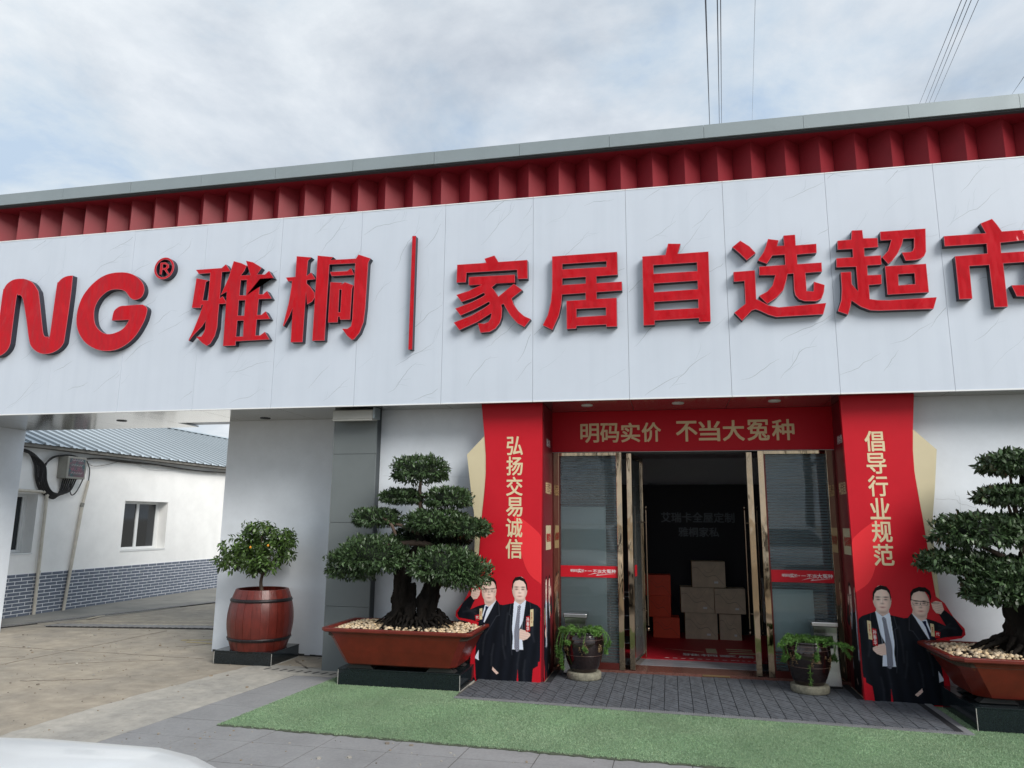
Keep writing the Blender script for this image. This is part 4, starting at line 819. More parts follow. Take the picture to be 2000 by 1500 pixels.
    return PX, PZ, C, K & inside, nx, nz
PX_, PZ_, PC_, PK_, _, _ = paint()
def figures(parent, fx, y, name='portrait_print', along='y', k_=1):
    PX, PZ, PK, PC = PX_[::k_, ::k_], PZ_[::k_, ::k_], PK_[::k_, ::k_], PC_[::k_, ::k_]; NZ_, NX_ = PX.shape
    cells = PK[:-1, :-1] & PK[1:, :-1] & PK[:-1, 1:] & PK[1:, 1:]
    idx = -np.ones(PX.shape, int); used = np.zeros(PX.shape, bool)
    for a, b_ in ((0, 0), (1, 0), (0, 1), (1, 1)): used[a:NZ_-1+a, b_:NX_-1+b_] |= cells
    idx[used] = np.arange(used.sum())
    x = fx(PX[used]); z = PZ[used]
    co = np.stack([x, np.full(len(x), y), z], 1) if along == 'y' else np.stack([np.full(len(x), y), x, z], 1)
    jj, ii = np.nonzero(cells)
    F = np.stack([idx[jj, ii], idx[jj, ii+1], idx[jj+1, ii+1], idx[jj+1, ii]], 1)
    me = bpy.data.meshes.new(name); me.from_pydata(co.tolist(), [], F.tolist())
    a = me.color_attributes.new('c', 'FLOAT_COLOR', 'POINT'); cc = np.ones((len(co), 4)); cc[:, :3] = PC[used]; a.data.foreach_set('color', cc.ravel())
    me.materials.append(MATS['figure_print']); me.transform(Matrix.Translation(-world_off(parent)))
    return link(bpy.data.objects.new(name, me), parent)
def board(label, mirror, chars, tx):
    fx = (lambda v: .373-v) if mirror else (lambda v: v)
    t = thing('advertising_board', (fx(1.96), yb0, 0), label, 'advertising board', 'red printed boards on the entrance columns')
    pts = [(fx(x), max(z, .004)) for x, z in bx]
    MB().prism([(x, z if z < 2.76 else ZS-.002) for x, z in pts], 'y', yb0, yb0+.055).build('red_board', 'board_red', t)
    MB().prism([(fx(x), z) for x, z in A2('gold')], 'y', yb0+.004, yb0+.05).build('gold_ribbon', 'board_gold', t)
    MB().prism([(fx(max(x, 1.640)), z) for x, z in curve2d(A2('leaf'))], 'y', yb0-.0012, yb0-.0004).build('printed_flame', 'leaf_red', t)
    figures(t, fx, yb0-.0022)
    for i, ch in enumerate(chars):
        zt = 2.424-i*.2085
        text('character', ch, 'print_gold', (tx-.083, tx+.083, zt-.188, zt), yb0-.0006, t, bold=.016)
    for k, s in (('gold1', '生产部厂长'), ('gold2', '董事长'), ('badge1', '孙春华'), ('badge2', '代')):
        q = A2(k); xa, xb = min(p[0] for p in q), max(p[0] for p in q); za, zb = min(p[1] for p in q), max(p[1] for p in q)
        c_ = fx((xa+xb)/2); hw = .006 if 'gold' in k else .014
        if k == 'badge2': za += .01
        text('badge_text', s, 'sign_red' if 'gold' in k else 'print_white', (c_-hw, c_+hw, za+.035, zb-.03) if 'gold' in k else (c_-hw, c_+hw, za+.012, zb-.014), yb0-.0028, t, bold=.008, depth=.0006, vertical=True)
    # the side of the column inside the entrance recess, same print
    xs_ = fx(1.6905) if not mirror else -1.2605
    y0_, y1_ = yb0+.058, 8.075
    sgn = 1 if not mirror else -1
    xa, xb = (xs_-.006, xs_) if not mirror else (xs_, xs_+.006)
    box('recess_side_board', xa, xb, y0_, y1_, .05, ZS-.003, 'reveal_red', t)
    xf = xa-.0008 if not mirror else xb+.0008
    figures(t, lambda v: y0_+.02+(v-1.637)*(y1_-y0_-.04)/(.88), xf, 'side_portrait_print', 'x', 3)
    box('gold_plate', min(xf, xf-.001*sgn), max(xf, xf-.001*sgn), 7.62, 7.95, 1.27, 1.52, 'board_gold', t)
    text('side_text', '家居品牌', 'banner_gold', (7.60, 7.98, 1.85, 1.97), xf-.0005*sgn, t, axis='x', flip=sgn, depth=.0008)
    text('side_text', '雅桐', 'print_white', (7.66, 7.90, 2.35, 2.43), xf-.0005*sgn, t, axis='x', flip=sgn, depth=.0008)
    text('side_text', '明码实价', 'banner_red', (7.65, 7.92, 1.35, 1.44), xf-.0022*sgn, t, axis='x', flip=sgn, depth=.0008)
board('red printed board left of the doors reading 弘扬交易诚信 above two men in suits', True, '弘扬交易诚信', -1.548)
board('red printed board right of the doors reading 倡导行业规范 above two men in suits', False, '倡导行业规范', 1.905)
# ================================================================ shed on the left
XS = -10.1
sd = thing('shed_building', (XS, 14, 0), 'low white rendered shed with grey ribbed metal roof and grey brick skirting', 'shed')
# wall with two window openings
wins = [(9.02, 10.25, .985, 1.925), (12.25, 13.49, .945, 1.87), (16.2, 17.4, .95, 1.87)]
ys = [8.0]; 
for a, b_, _, _ in wins: ys += [a, b_]
ys.append(24)
for i in range(0, len(ys), 2): box('wall', XS-.35, XS, ys[i], ys[i+1], 0, 2.66, 'shed_plaster', sd)
for a, b_, z0, z1 in wins:
    box('wall', XS-.35, XS, a, b_, 0, z0, 'shed_plaster', sd); box('wall', XS-.35, XS, a, b_, z1, 2.66, 'shed_plaster', sd)
    xw = XS-.20
    f = MB().box(xw-.05, xw, a, a+.05, z0, z1).box(xw-.05, xw, b_-.05, b_, z0, z1).box(xw-.05, xw, a+.05, b_-.05, z0, z0+.05).box(xw-.05, xw, a+.05, b_-.05, z1-.05, z1).build('window', 'window_white', sd, .003)
    ym = (a+b_)/2
    box('sash', xw-.045, xw-.004, ym-.035, ym+.035, z0+.0505, z1-.0505, 'window_white', f)
    box('sash', xw-.045, xw-.008, b_-.085, b_-.0505, z0+.0505, z1-.0505, 'window_white', f)
    box('pane', xw-.03, xw-.024, a+.0505, ym-.0355, z0+.0505, z1-.0505, 'window_glass', f); box('pane', xw-.03, xw-.024, ym+.0355, b_-.0855, z0+.0505, z1-.0505, 'window_glass', f)
    box('sill', xw+.001, XS+.012, a-.01, b_+.01, z0-.02, z0+.004, 'window_white', f)
# brick skirting: every brick a piece
ztop = .665
bk = MB()
box('mortar_band', XS+.0005, XS+.006, 8.0, 24, 0.0, ztop, 'mortar', sd)
bricks = []
cz, ch, bl_ = .0, .0555, .235
for r in range(12):
    y = 8.72 + (r % 2)*bl_/2
    while y < 23.9: bricks.append((y, r)); y += bl_
near = [q for q in bricks if q[0] > 9.15][:]
near.sort(key=lambda q: q[0]); keep = set(near[:300])
rest = MB(); bm0 = {}
for y, r in bricks:
    z0 = r*ch+.005; z1 = (r+1)*ch-.007; y1 = y+bl_-.018
    if (y, r) in keep:
        k = 'a'
        if k not in bm0:
            o = MB().box(0, .006, 0, bl_-.018, 0, ch-.013).build('brick', 'brick_grey', sd); o.data.transform(Matrix.Translation(world_off(sd))); o.data['x'] = 1; bm0[k] = o
        else: o = link(bpy.data.objects.new('brick', bm0[k].data), sd)
        o.location = (XS+.0055+rnd.uniform(-.001, .0015)-sd.location.x, y-sd.location.y, z0)
    else: rest.box(XS+.0062, XS+.0105, y, y1, z0, z1)
tag(rest.build('far_bricks', 'brick_grey', sd), kind='stuff')
# ribbed roof sheets, one object per sheet
slope = (3.80-2.70)/2.9
def roof_pt(x, y, h=0): return (x, y, 2.715+(XS+.22-x)*slope+h)
y = 8.0
while y < 24:
    m = MB(); yy = y
    for k in range(3):
        prof = [(0, 0), (.03, .0), (.05, .035), (.085, .035), (.105, 0), (.15, .0), (.158, .006), (.20, .006), (.208, 0), (.28, 0)]
        a = [roof_pt(XS+.22, yy+p, h) for p, h in prof]; c_ = [roof_pt(XS-2.9, yy+p, h) for p, h in prof]
        for i in range(len(prof)-1): m.add([a[i], a[i+1], c_[i+1], c_[i]], [(0, 1, 2, 3)], 1 if i == 1 else 0)  # one slope of each rib coloured dark, its shade painted in
        a2 = [(p[0], p[1], p[2]-.004) for p in a]
        for i in range(len(prof)-1): m.add([a[i], a2[i], a2[i+1], a[i+1]], [(0, 1, 2, 3)])
        m.add([(a[1][0]-.002, a[1][1], a[1][2]), (a[4][0]-.002, a[4][1], a[4][2]), (a[3][0]-.002, a[3][1], a[3][2]), (a[2][0]-.002, a[2][1], a[2][2])], [(0, 1, 2, 3)], 1)
        yy += .28
    m.build('roof_sheet', ['roof_sheet', 'rib_shade'], sd); y += .84
box('ridge_cap', XS-3.05, XS-2.75, 8.0, 24, 2.715+3.1*slope, 2.715+3.1*slope+.03, 'roof_sheet', sd)
MB().prism([(XS+.19, 2.66), (XS+.19, 2.71), (XS-2.9, 2.70+3.1*slope), (XS-2.9, 2.64)], 'y', 8.0, 24).build('eave_board', 'roof_under', sd)
mb = MB(); 
for k in range(44): mb.lathe([(.03, 0), (.03, .04), (.001, .045)], (XS-3.0+rnd.uniform(-.02, .02), 8.2+k*.36, 2.745+3.1*slope), 6)
mb.build('ridge_bolts', 'roof_under', sd)
# electric box, pipes, cables
eb = thing('electric_box', (XS+.1, 10.75, 2.18), 'grey electricity box with faded graffiti stickers under the shed eave', 'electric box')
box('case', XS+.011, XS+.20, 10.56, 10.97, 2.20, 2.575, 'box_grey', eb, .008)
box('sticker_area', XS+.2008, XS+.203, 10.60, 10.94, 2.235, 2.54, 'box_art', eb)
sc = MB()
def squig(y0, y1, z, mm):
    q = MB(); P = [(XS+.205, y0+(y1-y0)*i/16, z+.016*math.sin(i*1.9+z*40)+rnd.uniform(-.006, .006)) for i in range(17)]; q.tube(P, .0028, 4, cap=False); q.build('scrawl', mm, eb)
squig(10.64, 10.90, 2.51, 'scribble'); squig(10.62, 10.92, 2.44, 'scribble_teal'); squig(10.64, 10.88, 2.425, 'scribble'); squig(10.62, 10.92, 2.37, 'scribble_pink'); squig(10.63, 10.85, 2.345, 'scribble_pink'); squig(10.65, 10.90, 2.295, 'scribble'); squig(10.63, 10.86, 2.27, 'scribble_teal')
p1 = thing('drain_pipe', (XS+.05, 10.38, 0), 'cream plastic pipe with elbow running down beside the left shed window', 'pipe', 'cream pipes on the shed wall')
MB().tube([(XS+.045, 10.40, .01), (XS+.045, 10.385, .9), (XS+.045, 10.375, 1.93)], .026, 12).build('upright', 'pvc', p1)
MB().tube([(XS+.045, 10.30, 1.965), (XS+.045, 8.4, 1.99)], .024, 12).build('horizontal_run', 'pvc', p1)
MB().tube([(XS+.045, 10.375, 1.90), (XS+.045, 10.372, 1.95), (XS+.045, 10.345, 1.97), (XS+.045, 10.28, 1.966)], .034, 12).build('elbow', 'pvc', p1)
MB().tube([(XS+.045, 10.395, .66), (XS+.045, 10.395, .70)], .031, 12).build('collar', 'pvc', p1)
p2 = thing('drain_pipe', (XS+.05, 11.0, 0), 'cream plastic pipe leaning up to the cables right of the electricity box', 'pipe', 'cream pipes on the shed wall')
MB().tube([(XS+.045, 11.0, .01), (XS+.04, 11.07, .8), (XS+.04, 11.16, 1.75)], .027, 12).build('lower_pipe', 'pvc', p2)
MB().tube([(XS+.04, 11.155, 1.72), (XS+.045, 11.235, 2.19)], .024, 12).build('upper_pipe', 'pvc', p2)
MB().tube([(XS+.04, 11.15, 1.735), (XS+.04, 11.165, 1.80)], .033, 12).build('joint_tape', 'box_grey', p2)
cb = thing('cable_bundle', (XS+.08, 10.6, 1.9), 'thick black cables looping below the electricity box and along the shed eave', 'cable')
def spline(P, n=10):
    out = []
    P = [Vector(p) for p in P]
    for i in range(len(P)-1):
        p0, p1_, p2_, p3 = P[max(i-1, 0)], P[i], P[i+1], P[min(i+2, len(P)-1)]
        for k in range(n):
            t = k/n; out.append(.5*((2*p1_)+(-p0+p2_)*t+(2*p0-5*p1_+4*p2_-p3)*t*t+(-p0+3*p1_-3*p2_+p3)*t**3))
    out.append(P[-1]); return out
for i in range(7):
    j = lambda a=.02: rnd.uniform(-a, a)
    x = XS+.035+.012*i
    dd = .022*(i-3)
    MB().tube(spline([(x, 9.3, 2.60+j()), (x, 9.85, 2.585+j()), (x, 10.12+dd, 2.40+j()), (x, 10.20+dd, 2.15+j()), (x, 10.32+dd*.8, 1.97+dd*.3+j(.01)), (x, 10.52, 1.90+dd*.6), (x, 10.70+dd, 1.99+j(.01)), (x+.02, 10.76+dd*1.5, 2.20)]), .013, 6).build('cable', 'cable', cb)
for i in range(3):
    x = XS+.05+.02*i
    MB().tube(spline([(x, 10.17, 2.12), (x, 10.20, 2.33), (x, 10.40-.03*i, 2.53), (x, 10.70, 2.60), (x, 11.0, 2.565), (x, 11.4, 2.60), (x, 12.0, 2.585+.01*i), (x, 13.0, 2.60), (x, 14.2, 2.57), (x, 16, 2.60), (x, 20, 2.59)]), .013, 6).build('cable', 'cable', cb)
MB().tube(spline([(XS+.03, 11.13, 2.57), (XS+.05, 11.12, 2.3), (XS+.05, 11.0, 2.02), (XS+.05, 10.89, 1.93), (XS+.05, 10.83, 2.04), (XS+.05, 10.85, 2.2)]), .009, 6).build('cable', 'cable', cb)
MB().tube(spline([(XS+.03, 11.13, 2.57), (XS+.05, 11.22, 2.40), (XS+.045, 11.235, 2.18)]), .010, 6).build('cable', 'cable', cb)
MB().tube(spline([(XS+.03, 11.1, 2.55), (XS+.04, 11.3, 2.46), (XS+.04, 11.6, 2.50), (XS+.04, 11.9, 2.58)]), .004, 5).build('cable', 'cable', cb)
MB().tube(spline([(XS+.03, 12.4, 2.58), (XS+.04, 12.9, 2.52), (XS+.04, 13.8, 2.56), (XS+.04, 15, 2.55)]), .006, 5).build('cable', 'scribble', cb)

# ================================================================ overhead wires
wl = [((.825, 9.93), (2.187, 18.324), .030), ((1.009, 9.902), (2.589, 18.303), .022), ((1.06, 9.902), (2.68, 18.303), .018), ((1.592, 9.811), (3.934, 18.343), .007),
      ((4.549, 9.354), (10.467, 18.399), .012), ((4.618, 9.343), (10.675, 18.374), .012), ((4.68, 9.333), (10.806, 18.358), .012), ((4.776, 9.319), (10.997, 18.381), .010), ((5.245, 7.985), (13.836, 18.398), .010)]
wlab = ['thick dark overhead wire, leftmost of the wires above the roof', 'double overhead wire just right of the thickest one, its left strand', 'double overhead wire just right of the thickest one, its right strand', 'very thin single overhead wire in the middle of the sky',
        'overhead wire, leftmost of the four slanting ones at top right', 'overhead wire, second from left of the four slanting ones at top right', 'overhead wire, third from left of the four slanting ones at top right', 'overhead wire, rightmost of the four slanting ones at top right', 'short thin wire crossing the top right corner over the roof edge']
for (a, b_, r_), lb in zip(wl, wlab):
    A_ = Vector((a[0], 11, a[1])); B_ = Vector((b_[0], 30, b_[1])); d = (B_-A_)
    P = [A_+d*t for t in (-.6, -.35, -.1, .2, .5, .8, 1.0, 1.6, 2.4, 4, 8)]
    o = MB().tube(P, r_*.5, 6).build('overhead_wire', 'wire_dark'); tag(o, lb, 'wire', 'overhead wires')

# ================================================================ plinths
def plinth(x0, x1, y0, y1, h, label):
    t = thing('plinth', ((x0+x1)/2, (y0+y1)/2, 0), label, 'plinth', 'black granite plinths under the planters')
    box('core', x0+.012, x1-.012, y0+.012, y1-.012, .002, h-.014, 'granite_seam', t)
    box('front_slab', x0+.004, x1-.004, y0, y0+.0125, .004, h-.0145, 'granite_black', t); box('side_slab', x0, x0+.0125, y0+.004, y1-.003, .004, h-.0145, 'granite_black', t); box('side_slab', x1-.0125, x1, y0+.004, y1-.003, .004, h-.0145, 'granite_black', t); box('back_slab', x0+.004, x1-.004, y1-.0125, y1, .004, h-.0145, 'granite_black', t)
    box('top_slab', x0-.002, x1+.002, y0-.002, y1+.002, h-.013, h, 'granite_black', t, .002)
    box('corner_joint', x1-.0035, x1+.0012, y0-.0012, y0+.0035, .002, h-.0135, 'granite_seam', t); box('corner_joint', x0-.0012, x0+.0035, y0-.0012, y0+.0035, .002, h-.0135, 'granite_seam', t)
    box('foot_joint', x1-.001, x1+.006, y0, y1, 0.0, .009, 'granite_seam', t)
    return t
plinth(-4.930, -4.238, 7.575, 8.180, .143, 'low black granite plinth under the red barrel')
plinth(-3.160, -1.945, 6.915, 7.62, .163, 'wide black granite plinth under the left bonsai tray')
plinth(2.262, 3.75, 6.605, 7.36, .190, 'black granite plinth under the right bonsai tray at the right edge')

# ================================================================ barrel with kumquat
bc = (-4.560, 7.850, .143)
br = thing('barrel_planter', bc, 'dark red wooden barrel planter with two black iron hoops on a low plinth', 'barrel')
HB = .640
def brad(z): t = z/HB; return .278+(.358-.278)*math.sin(math.pi*min(1, max(0, (t*.92+.06))))**.9
nst = 24
for k in range(nst):
    t0 = 2*math.pi*k/nst+.003; t1 = 2*math.pi*(k+1)/nst-.003
    m = MB(); zs_ = [HB*i/12 for i in range(13)]; dr_ = rnd.uniform(-.0025, .0025)
    q = lambda r, t, z: (bc[0]+r*math.cos(t), bc[1]+r*math.sin(t), bc[2]+z)
    ts_ = [t0, (t0+t1)/2, t1]
    m.add([q(brad(a)+dr_, t_, a) for a in zs_ for t_ in ts_], [(i*3+j, i*3+j+1, i*3+j+4, i*3+j+3) for i in range(12) for j in range(2)], 0, True)
    m.add([q(brad(a)-.02, t_, a) for a in zs_ for t_ in ts_], [(i*3+j+1, i*3+j, i*3+j+3, i*3+j+4) for i in range(12) for j in range(2)], 0, True)
    for a, b_ in zip(zs_, zs_[1:]):
        for t_, fl in ((t0, 0), (t1, 1)):
            f = [q(brad(a)+dr_, t_, a), q(brad(b_)+dr_, t_, b_), q(brad(b_)-.02, t_, b_), q(brad(a)-.02, t_, a)]
            m.add(f if not fl else f[::-1], [(0, 1, 2, 3)])
    zz = HB
    m.add([q(brad(zz)+dr_, t0, zz), q(brad(zz)+dr_, t1, zz), q(brad(zz)-.02, t1, zz), q(brad(zz)-.02, t0, zz)], [(0, 1, 2, 3)])
    m.build('stave', 'barrel_red', br)
MB().lathe([(.25, .0), (brad(.3)-.022, .3), (brad(HB)-.021, HB-.05)], bc, 40).build('liner', 'barrel_red', br)
for z in (.098, .512):
    hp = MB().lathe([(brad(z)+.004, z), (brad(z)+.010, z+.002), (brad(z+.034)+.010, z+.032), (brad(z+.034)+.004, z+.034)], bc, 60).build('hoop', 'hoop_iron', br)
    m = MB()
    for k in range(18):
        t_ = 2*math.pi*k/18+.1; r_ = brad(z+.017)+.012
        m.lathe([(.001, .008), (.006, .005), (.008, 0)], (bc[0]+r_*math.cos(t_), bc[1]+r_*math.sin(t_), bc[2]+z+.013), 6)
    m.build('rivets', 'hoop_iron', hp)
MB().lathe([(.0005, HB-.045), (.15, HB-.035), (brad(HB)-.021, HB-.05)], bc, 30).build('soil', 'soil', br)
kt = thing('kumquat_tree', (bc[0], bc[1], bc[2]+HB-.045), 'small kumquat tree with glossy leaves and a few orange fruits in the barrel', 'tree')
kb = Vector((bc[0], bc[1], bc[2]+HB-.05))
def sub_branches(base, tips, r0, mname, par, name='branch', wob=.03):
    m = MB()
    for t_ in tips:
        t_ = Vector(t_); mid = base.lerp(t_, .5)+Vector((rnd.uniform(-wob, wob), rnd.uniform(-wob, wob), rnd.uniform(0, wob*1.5)))
        m.tube(spline([base, mid, t_], 5), [r0*(1-.85*i/10) for i in range(11)], 6)
    return m.build(name, mname, par)
lobes = [(-4.60+(l[0]+4.60)*.87, l[1], l[2], l[3]*.88, l[4]*.88, l[5]*.97) for l in [(-4.62, 7.85, 1.42, .27, .26, .17), (-4.95, 7.82, 1.18, .26, .24, .17), (-4.42, 7.80, 1.20, .30, .26, .19), (-4.70, 7.72, 1.12, .30, .22, .19), (-5.10, 7.88, 1.06, .19, .2, .13), (-4.33, 7.9, 1.33, .2, .2, .13), (-4.55, 8.0, 1.25, .34, .18, .22), (-4.50, 7.72, 1.03, .22, .16, .12), (-4.80, 7.86, 1.33, .22, .2, .14)]]
MB().tube(spline([kb, kb+Vector((-.02, -.01, .12)), kb+Vector((.0, -.0, .25))], 4), [.022, .021, .02, .02, .019, .018, .018, .017, .016], 8).build('trunk', 'twig', kt)
sub_branches(kb+Vector((0, 0, .20)), [(l[0], l[1], l[2]) for l in lobes], .014, 'twig', kt)
Pk, Dk, Lk, Ck, fruits = [], [], [], [], []
for (x, y, z, rx_, ry_, rz_) in lobes:
    nb = int(46*rx_/.25)
    for _ in range(nb):
        v = nrm(rng.normal(size=3)); v[2] = v[2] if v[2] > -.75 else -v[2]*.3; s_ = rng.uniform(.55, 1.12)
        tip = np.array([x, y, z])+v*np.array([rx_, ry_, rz_])*s_
        if rng.random() < .2: tip += v*rng.uniform(.01, .07)
        ax = nrm(v+np.array([0, 0, .25])+rng.normal(0, .25, 3))
        nl = rng.integers(6, 10); cl = rng.uniform(.65, 1.3)
        for k in range(nl):
            a = 2.4*k+rng.uniform(0, .6); per = nrm(np.cross(ax, [math.cos(a), math.sin(a), .3])); b0 = tip-ax*.012*k
            Pk.append(b0); Dk.append(per*.9+ax*.35+np.array([0, 0, -.38])+rng.normal(0, .12, 3)); Lk.append(rng.uniform(.050, .078)); Ck.append(cl*rng.uniform(.8, 1.25)*(1.6 if k < 2 and rng.random() < .4 else 1))
Pk, Dk, Lk, Ck = np.array(Pk), np.array(Dk), np.array(Lk), np.array(Ck)
V = leaf_fine(Pk, Dk, Lk, Lk*.34, .3, .25); C = np.tile(np.stack([Ck*1.0, Ck, Ck*.9], 1), (3, 1))
tag(quads('foliage', V, 'leaf_kumquat', kt, C), kind='stuff')
for p in ((-4.40, 7.63, 1.27), (-4.58, 7.57, 1.25), (-4.46, 7.70, 1.46)):
    MB().lathe([(.0005, -.015), (.008, -.012), (.012, -.004), (.012, .004), (.008, .012), (.0005, .015)], p, 12).build('kumquat_fruit', 'kumquat', kt)

# ================================================================ bonsai trees in trays
def tray(x0, x1, y0, y1, zb, zt, label, ch=.10):
    t = thing('bonsai_tray', ((x0+x1)/2, (y0+y1)/2, zb-.04), label, 'planter', 'dark red rectangular bonsai trays')
    cx_, cy_ = (x0+x1)/2, (y0+y1)/2
    def ring(sx, sy, z, c_):
        hx, hy = (x1-x0)/2*sx, (y1-y0)/2*sy
        return [(cx_+a, cy_+b_, z) for a, b_ in ((-hx+c_, -hy), (hx-c_, -hy), (hx, -hy+c_), (hx, hy-c_), (hx-c_, hy), (-hx+c_, hy), (-hx, hy-c_), (-hx, -hy+c_))]
    H_ = zt-zb
    R = [ring(.70, .60, zb, ch*.9), ring(.745, .66, zb+.012, ch), ring(.83, .79, zb+H_*.42, ch), ring(.925, .925, zt-.045, ch), ring(.935, .94, zt-.040, ch), ring(.985, .985, zt-.036, ch*.8), ring(1, 1, zt-.026, ch*.8), ring(1, 1, zt-.006, ch*.8), ring(.99, .985, zt, ch*.8), ring(.945, .92, zt, ch*.8), ring(.935, .905, zt-.01, ch*.8), ring(.90, .85, zt-.10, ch*.8)]
    m = MB(); vs = [p for r in R for p in r]; fs = [(i*8+k, i*8+(k+1) % 8, (i+1)*8+(k+1) % 8, (i+1)*8+k) for i in range(len(R)-1) for k in range(8)]
    m.add(vs, fs); m.add(R[0], [tuple(range(8))[::-1]])
    m.build('tray_body', 'tray_red', t, .003)
    MB().prism([(p[0], p[1]) for p in ring(.93, .90, 0, ch*.8)], 'z', zt-.075, zt-.030).build('soil', 'soil', t)
    for sx in (-1, 1):
        for sy_ in (-1, 1):
            fx_, fy_ = cx_+sx*(x1-x0)*.27, cy_+sy_*(y1-y0)*.21
            MB().prism([(fx_-.14, zb-.0375), (fx_+.14, zb-.0375), (fx_+.10, zb-.0005), (fx_-.10, zb-.0005)], 'y', fy_-.05, fy_+.05).build('foot', 'black_rubber', t)
    # pebbles
    hx, hy = (x1-x0)/2*.915, (y1-y0)/2*.88
    n = 950; P = np.stack([rng.uniform(-hx, hx, n)+cx_, rng.uniform(-hy, hy, n)+cy_, np.zeros(n)], 1)
    ez = np.minimum(1, (1-np.abs((P[:, 0]-cx_)/hx))*5)*np.minimum(1, (1-np.abs((P[:, 1]-cy_)/hy))*5)
    P[:, 2] = zt-.026+.028*ez*rng.uniform(.4, 1.1, n)
    me_v, me_f, cc = [], [], []
    base = [(0, 0, 1), (.9, 0, .35), (.28, .86, .35), (-.73, .53, .35), (-.73, -.53, .35), (.28, -.86, .35), (.73, .53, -.4), (-.28, .86, -.4), (-.9, 0, -.4), (-.28, -.86, -.4), (.73, -.53, -.4)]
    ff = [(0, 1, 2), (0, 2, 3), (0, 3, 4), (0, 4, 5), (0, 5, 1), (1, 6, 2), (2, 6, 7), (2, 7, 3), (3, 7, 8), (3, 8, 4), (4, 8, 9), (4, 9, 5), (5, 9, 10), (5, 10, 1), (1, 10, 6)]
    for i in range(n):
        s_ = rng.uniform(.011, .021); ax = rng.uniform(.8, 1.35); th = rng.uniform(0, 6.28); c_, s2 = math.cos(th), math.sin(th); b0 = len(me_v)
        tone = rng.uniform(.55, 1.25); warm = rng.uniform(0, 1)
        for (a, b_, d) in base:
            a, b_, d = a*ax+rng.normal(0, .06), b_+rng.normal(0, .06), d*.72
            me_v.append((P[i, 0]+(a*c_-b_*s2)*s_, P[i, 1]+(a*s2+b_*c_)*s_, P[i, 2]+d*s_)); cc.append((tone*1.35*(1-.05*warm), tone*1.27*(1-.15*warm), tone*1.2*(1-.32*warm), 1))
        me_f += [tuple(b0+q for q in f) for f in ff]
    me = bpy.data.meshes.new('pebbles'); me.from_pydata(me_v, [], me_f); me.polygons.foreach_set('use_smooth', [True]*len(me_f)); a = me.color_attributes.new('c', 'FLOAT_COLOR', 'POINT'); a.data.foreach_set('color', np.array(cc).ravel()); me.materials.append(MATS['pebble'])
    me.transform(Matrix.Translation(-world_off(t))); o = link(bpy.data.objects.new('pebbles', me), t); tag(o, kind='stuff')
    return t
def pad(parent, c, r, m='leaf_bonsai', L=.048, dens=1.0, tone=1.0):
    """a clipped cloud of foliage: a flattened irregular dome of small pointed leaves"""
    c = np.array(c); r = np.array(r)
    area = 2*np.pi*r[0]*r[1]*1.6
    n = int(area/(L*L*.40)*3.6*dens)
    v = nrm(rng.normal(size=(n, 3)))
    low = v[:, 2] < -.35; v[low, 2] *= .5; v = nrm(v)
    lump = 1+.10*np.sin(v[:, 0]*7+c[0]*9)*np.cos(v[:, 1]*6+c[2]*5)+.06*np.sin(v[:, 0]*15+v[:, 2]*9+c[1]*7)+.05*np.sin(v[:, 1]*17+c[0])
    sq = np.sign(v)*np.abs(v)**.82
    rad_ = rng.uniform(.66, 1.03, n)**.6*np.where(rng.random(n) < .05, 1.09, 1)
    P = c+sq*r*(lump*rad_)[:, None]
    P[:, 2] = np.where(v[:, 2] < 0, c[2]+(P[:, 2]-c[2])*.85, P[:, 2])
    nrml = nrm(v/r)
    D = nrml*.75+np.array([0, 0, .35])+rng.normal(0, .48, (n, 3)); D[:, 2] -= np.where(v[:, 2] < -.1, .5, 0)
    Lf = rng.uniform(.65, 1.2, n)*L
    big = L > .055; fn_ = leaf_fine if big else leaf_quads
    V = fn_(P-nrm(D)*Lf[:, None]*.4, D, Lf, Lf*.36, .3, .1)
    cl = 1+.22*np.sin(P[:, 0]*31+P[:, 2]*23)*np.sin(P[:, 1]*29+P[:, 0]*11)
    k = rng.uniform(.6, 1.45, n)*cl*tone*np.where(rng.random(n) < .12, 1.5, 1)
    C = np.stack([k, k, k*.95], 1)
    f = quads('foliage_pad', V, m, parent, np.tile(C, (3, 1)) if big else C); tag(f, kind='stuff')
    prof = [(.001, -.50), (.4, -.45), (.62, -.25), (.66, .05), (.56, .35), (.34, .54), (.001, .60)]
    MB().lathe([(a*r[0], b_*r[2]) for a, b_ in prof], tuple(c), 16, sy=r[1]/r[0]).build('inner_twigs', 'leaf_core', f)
    return f
def ridged(i, t): return 1+.17*math.sin(3*t+i*.35)+.13*math.sin(5*t-i*.5+1)+.09*math.sin(9*t+i*.9)+.05*math.sin(2*i+t)

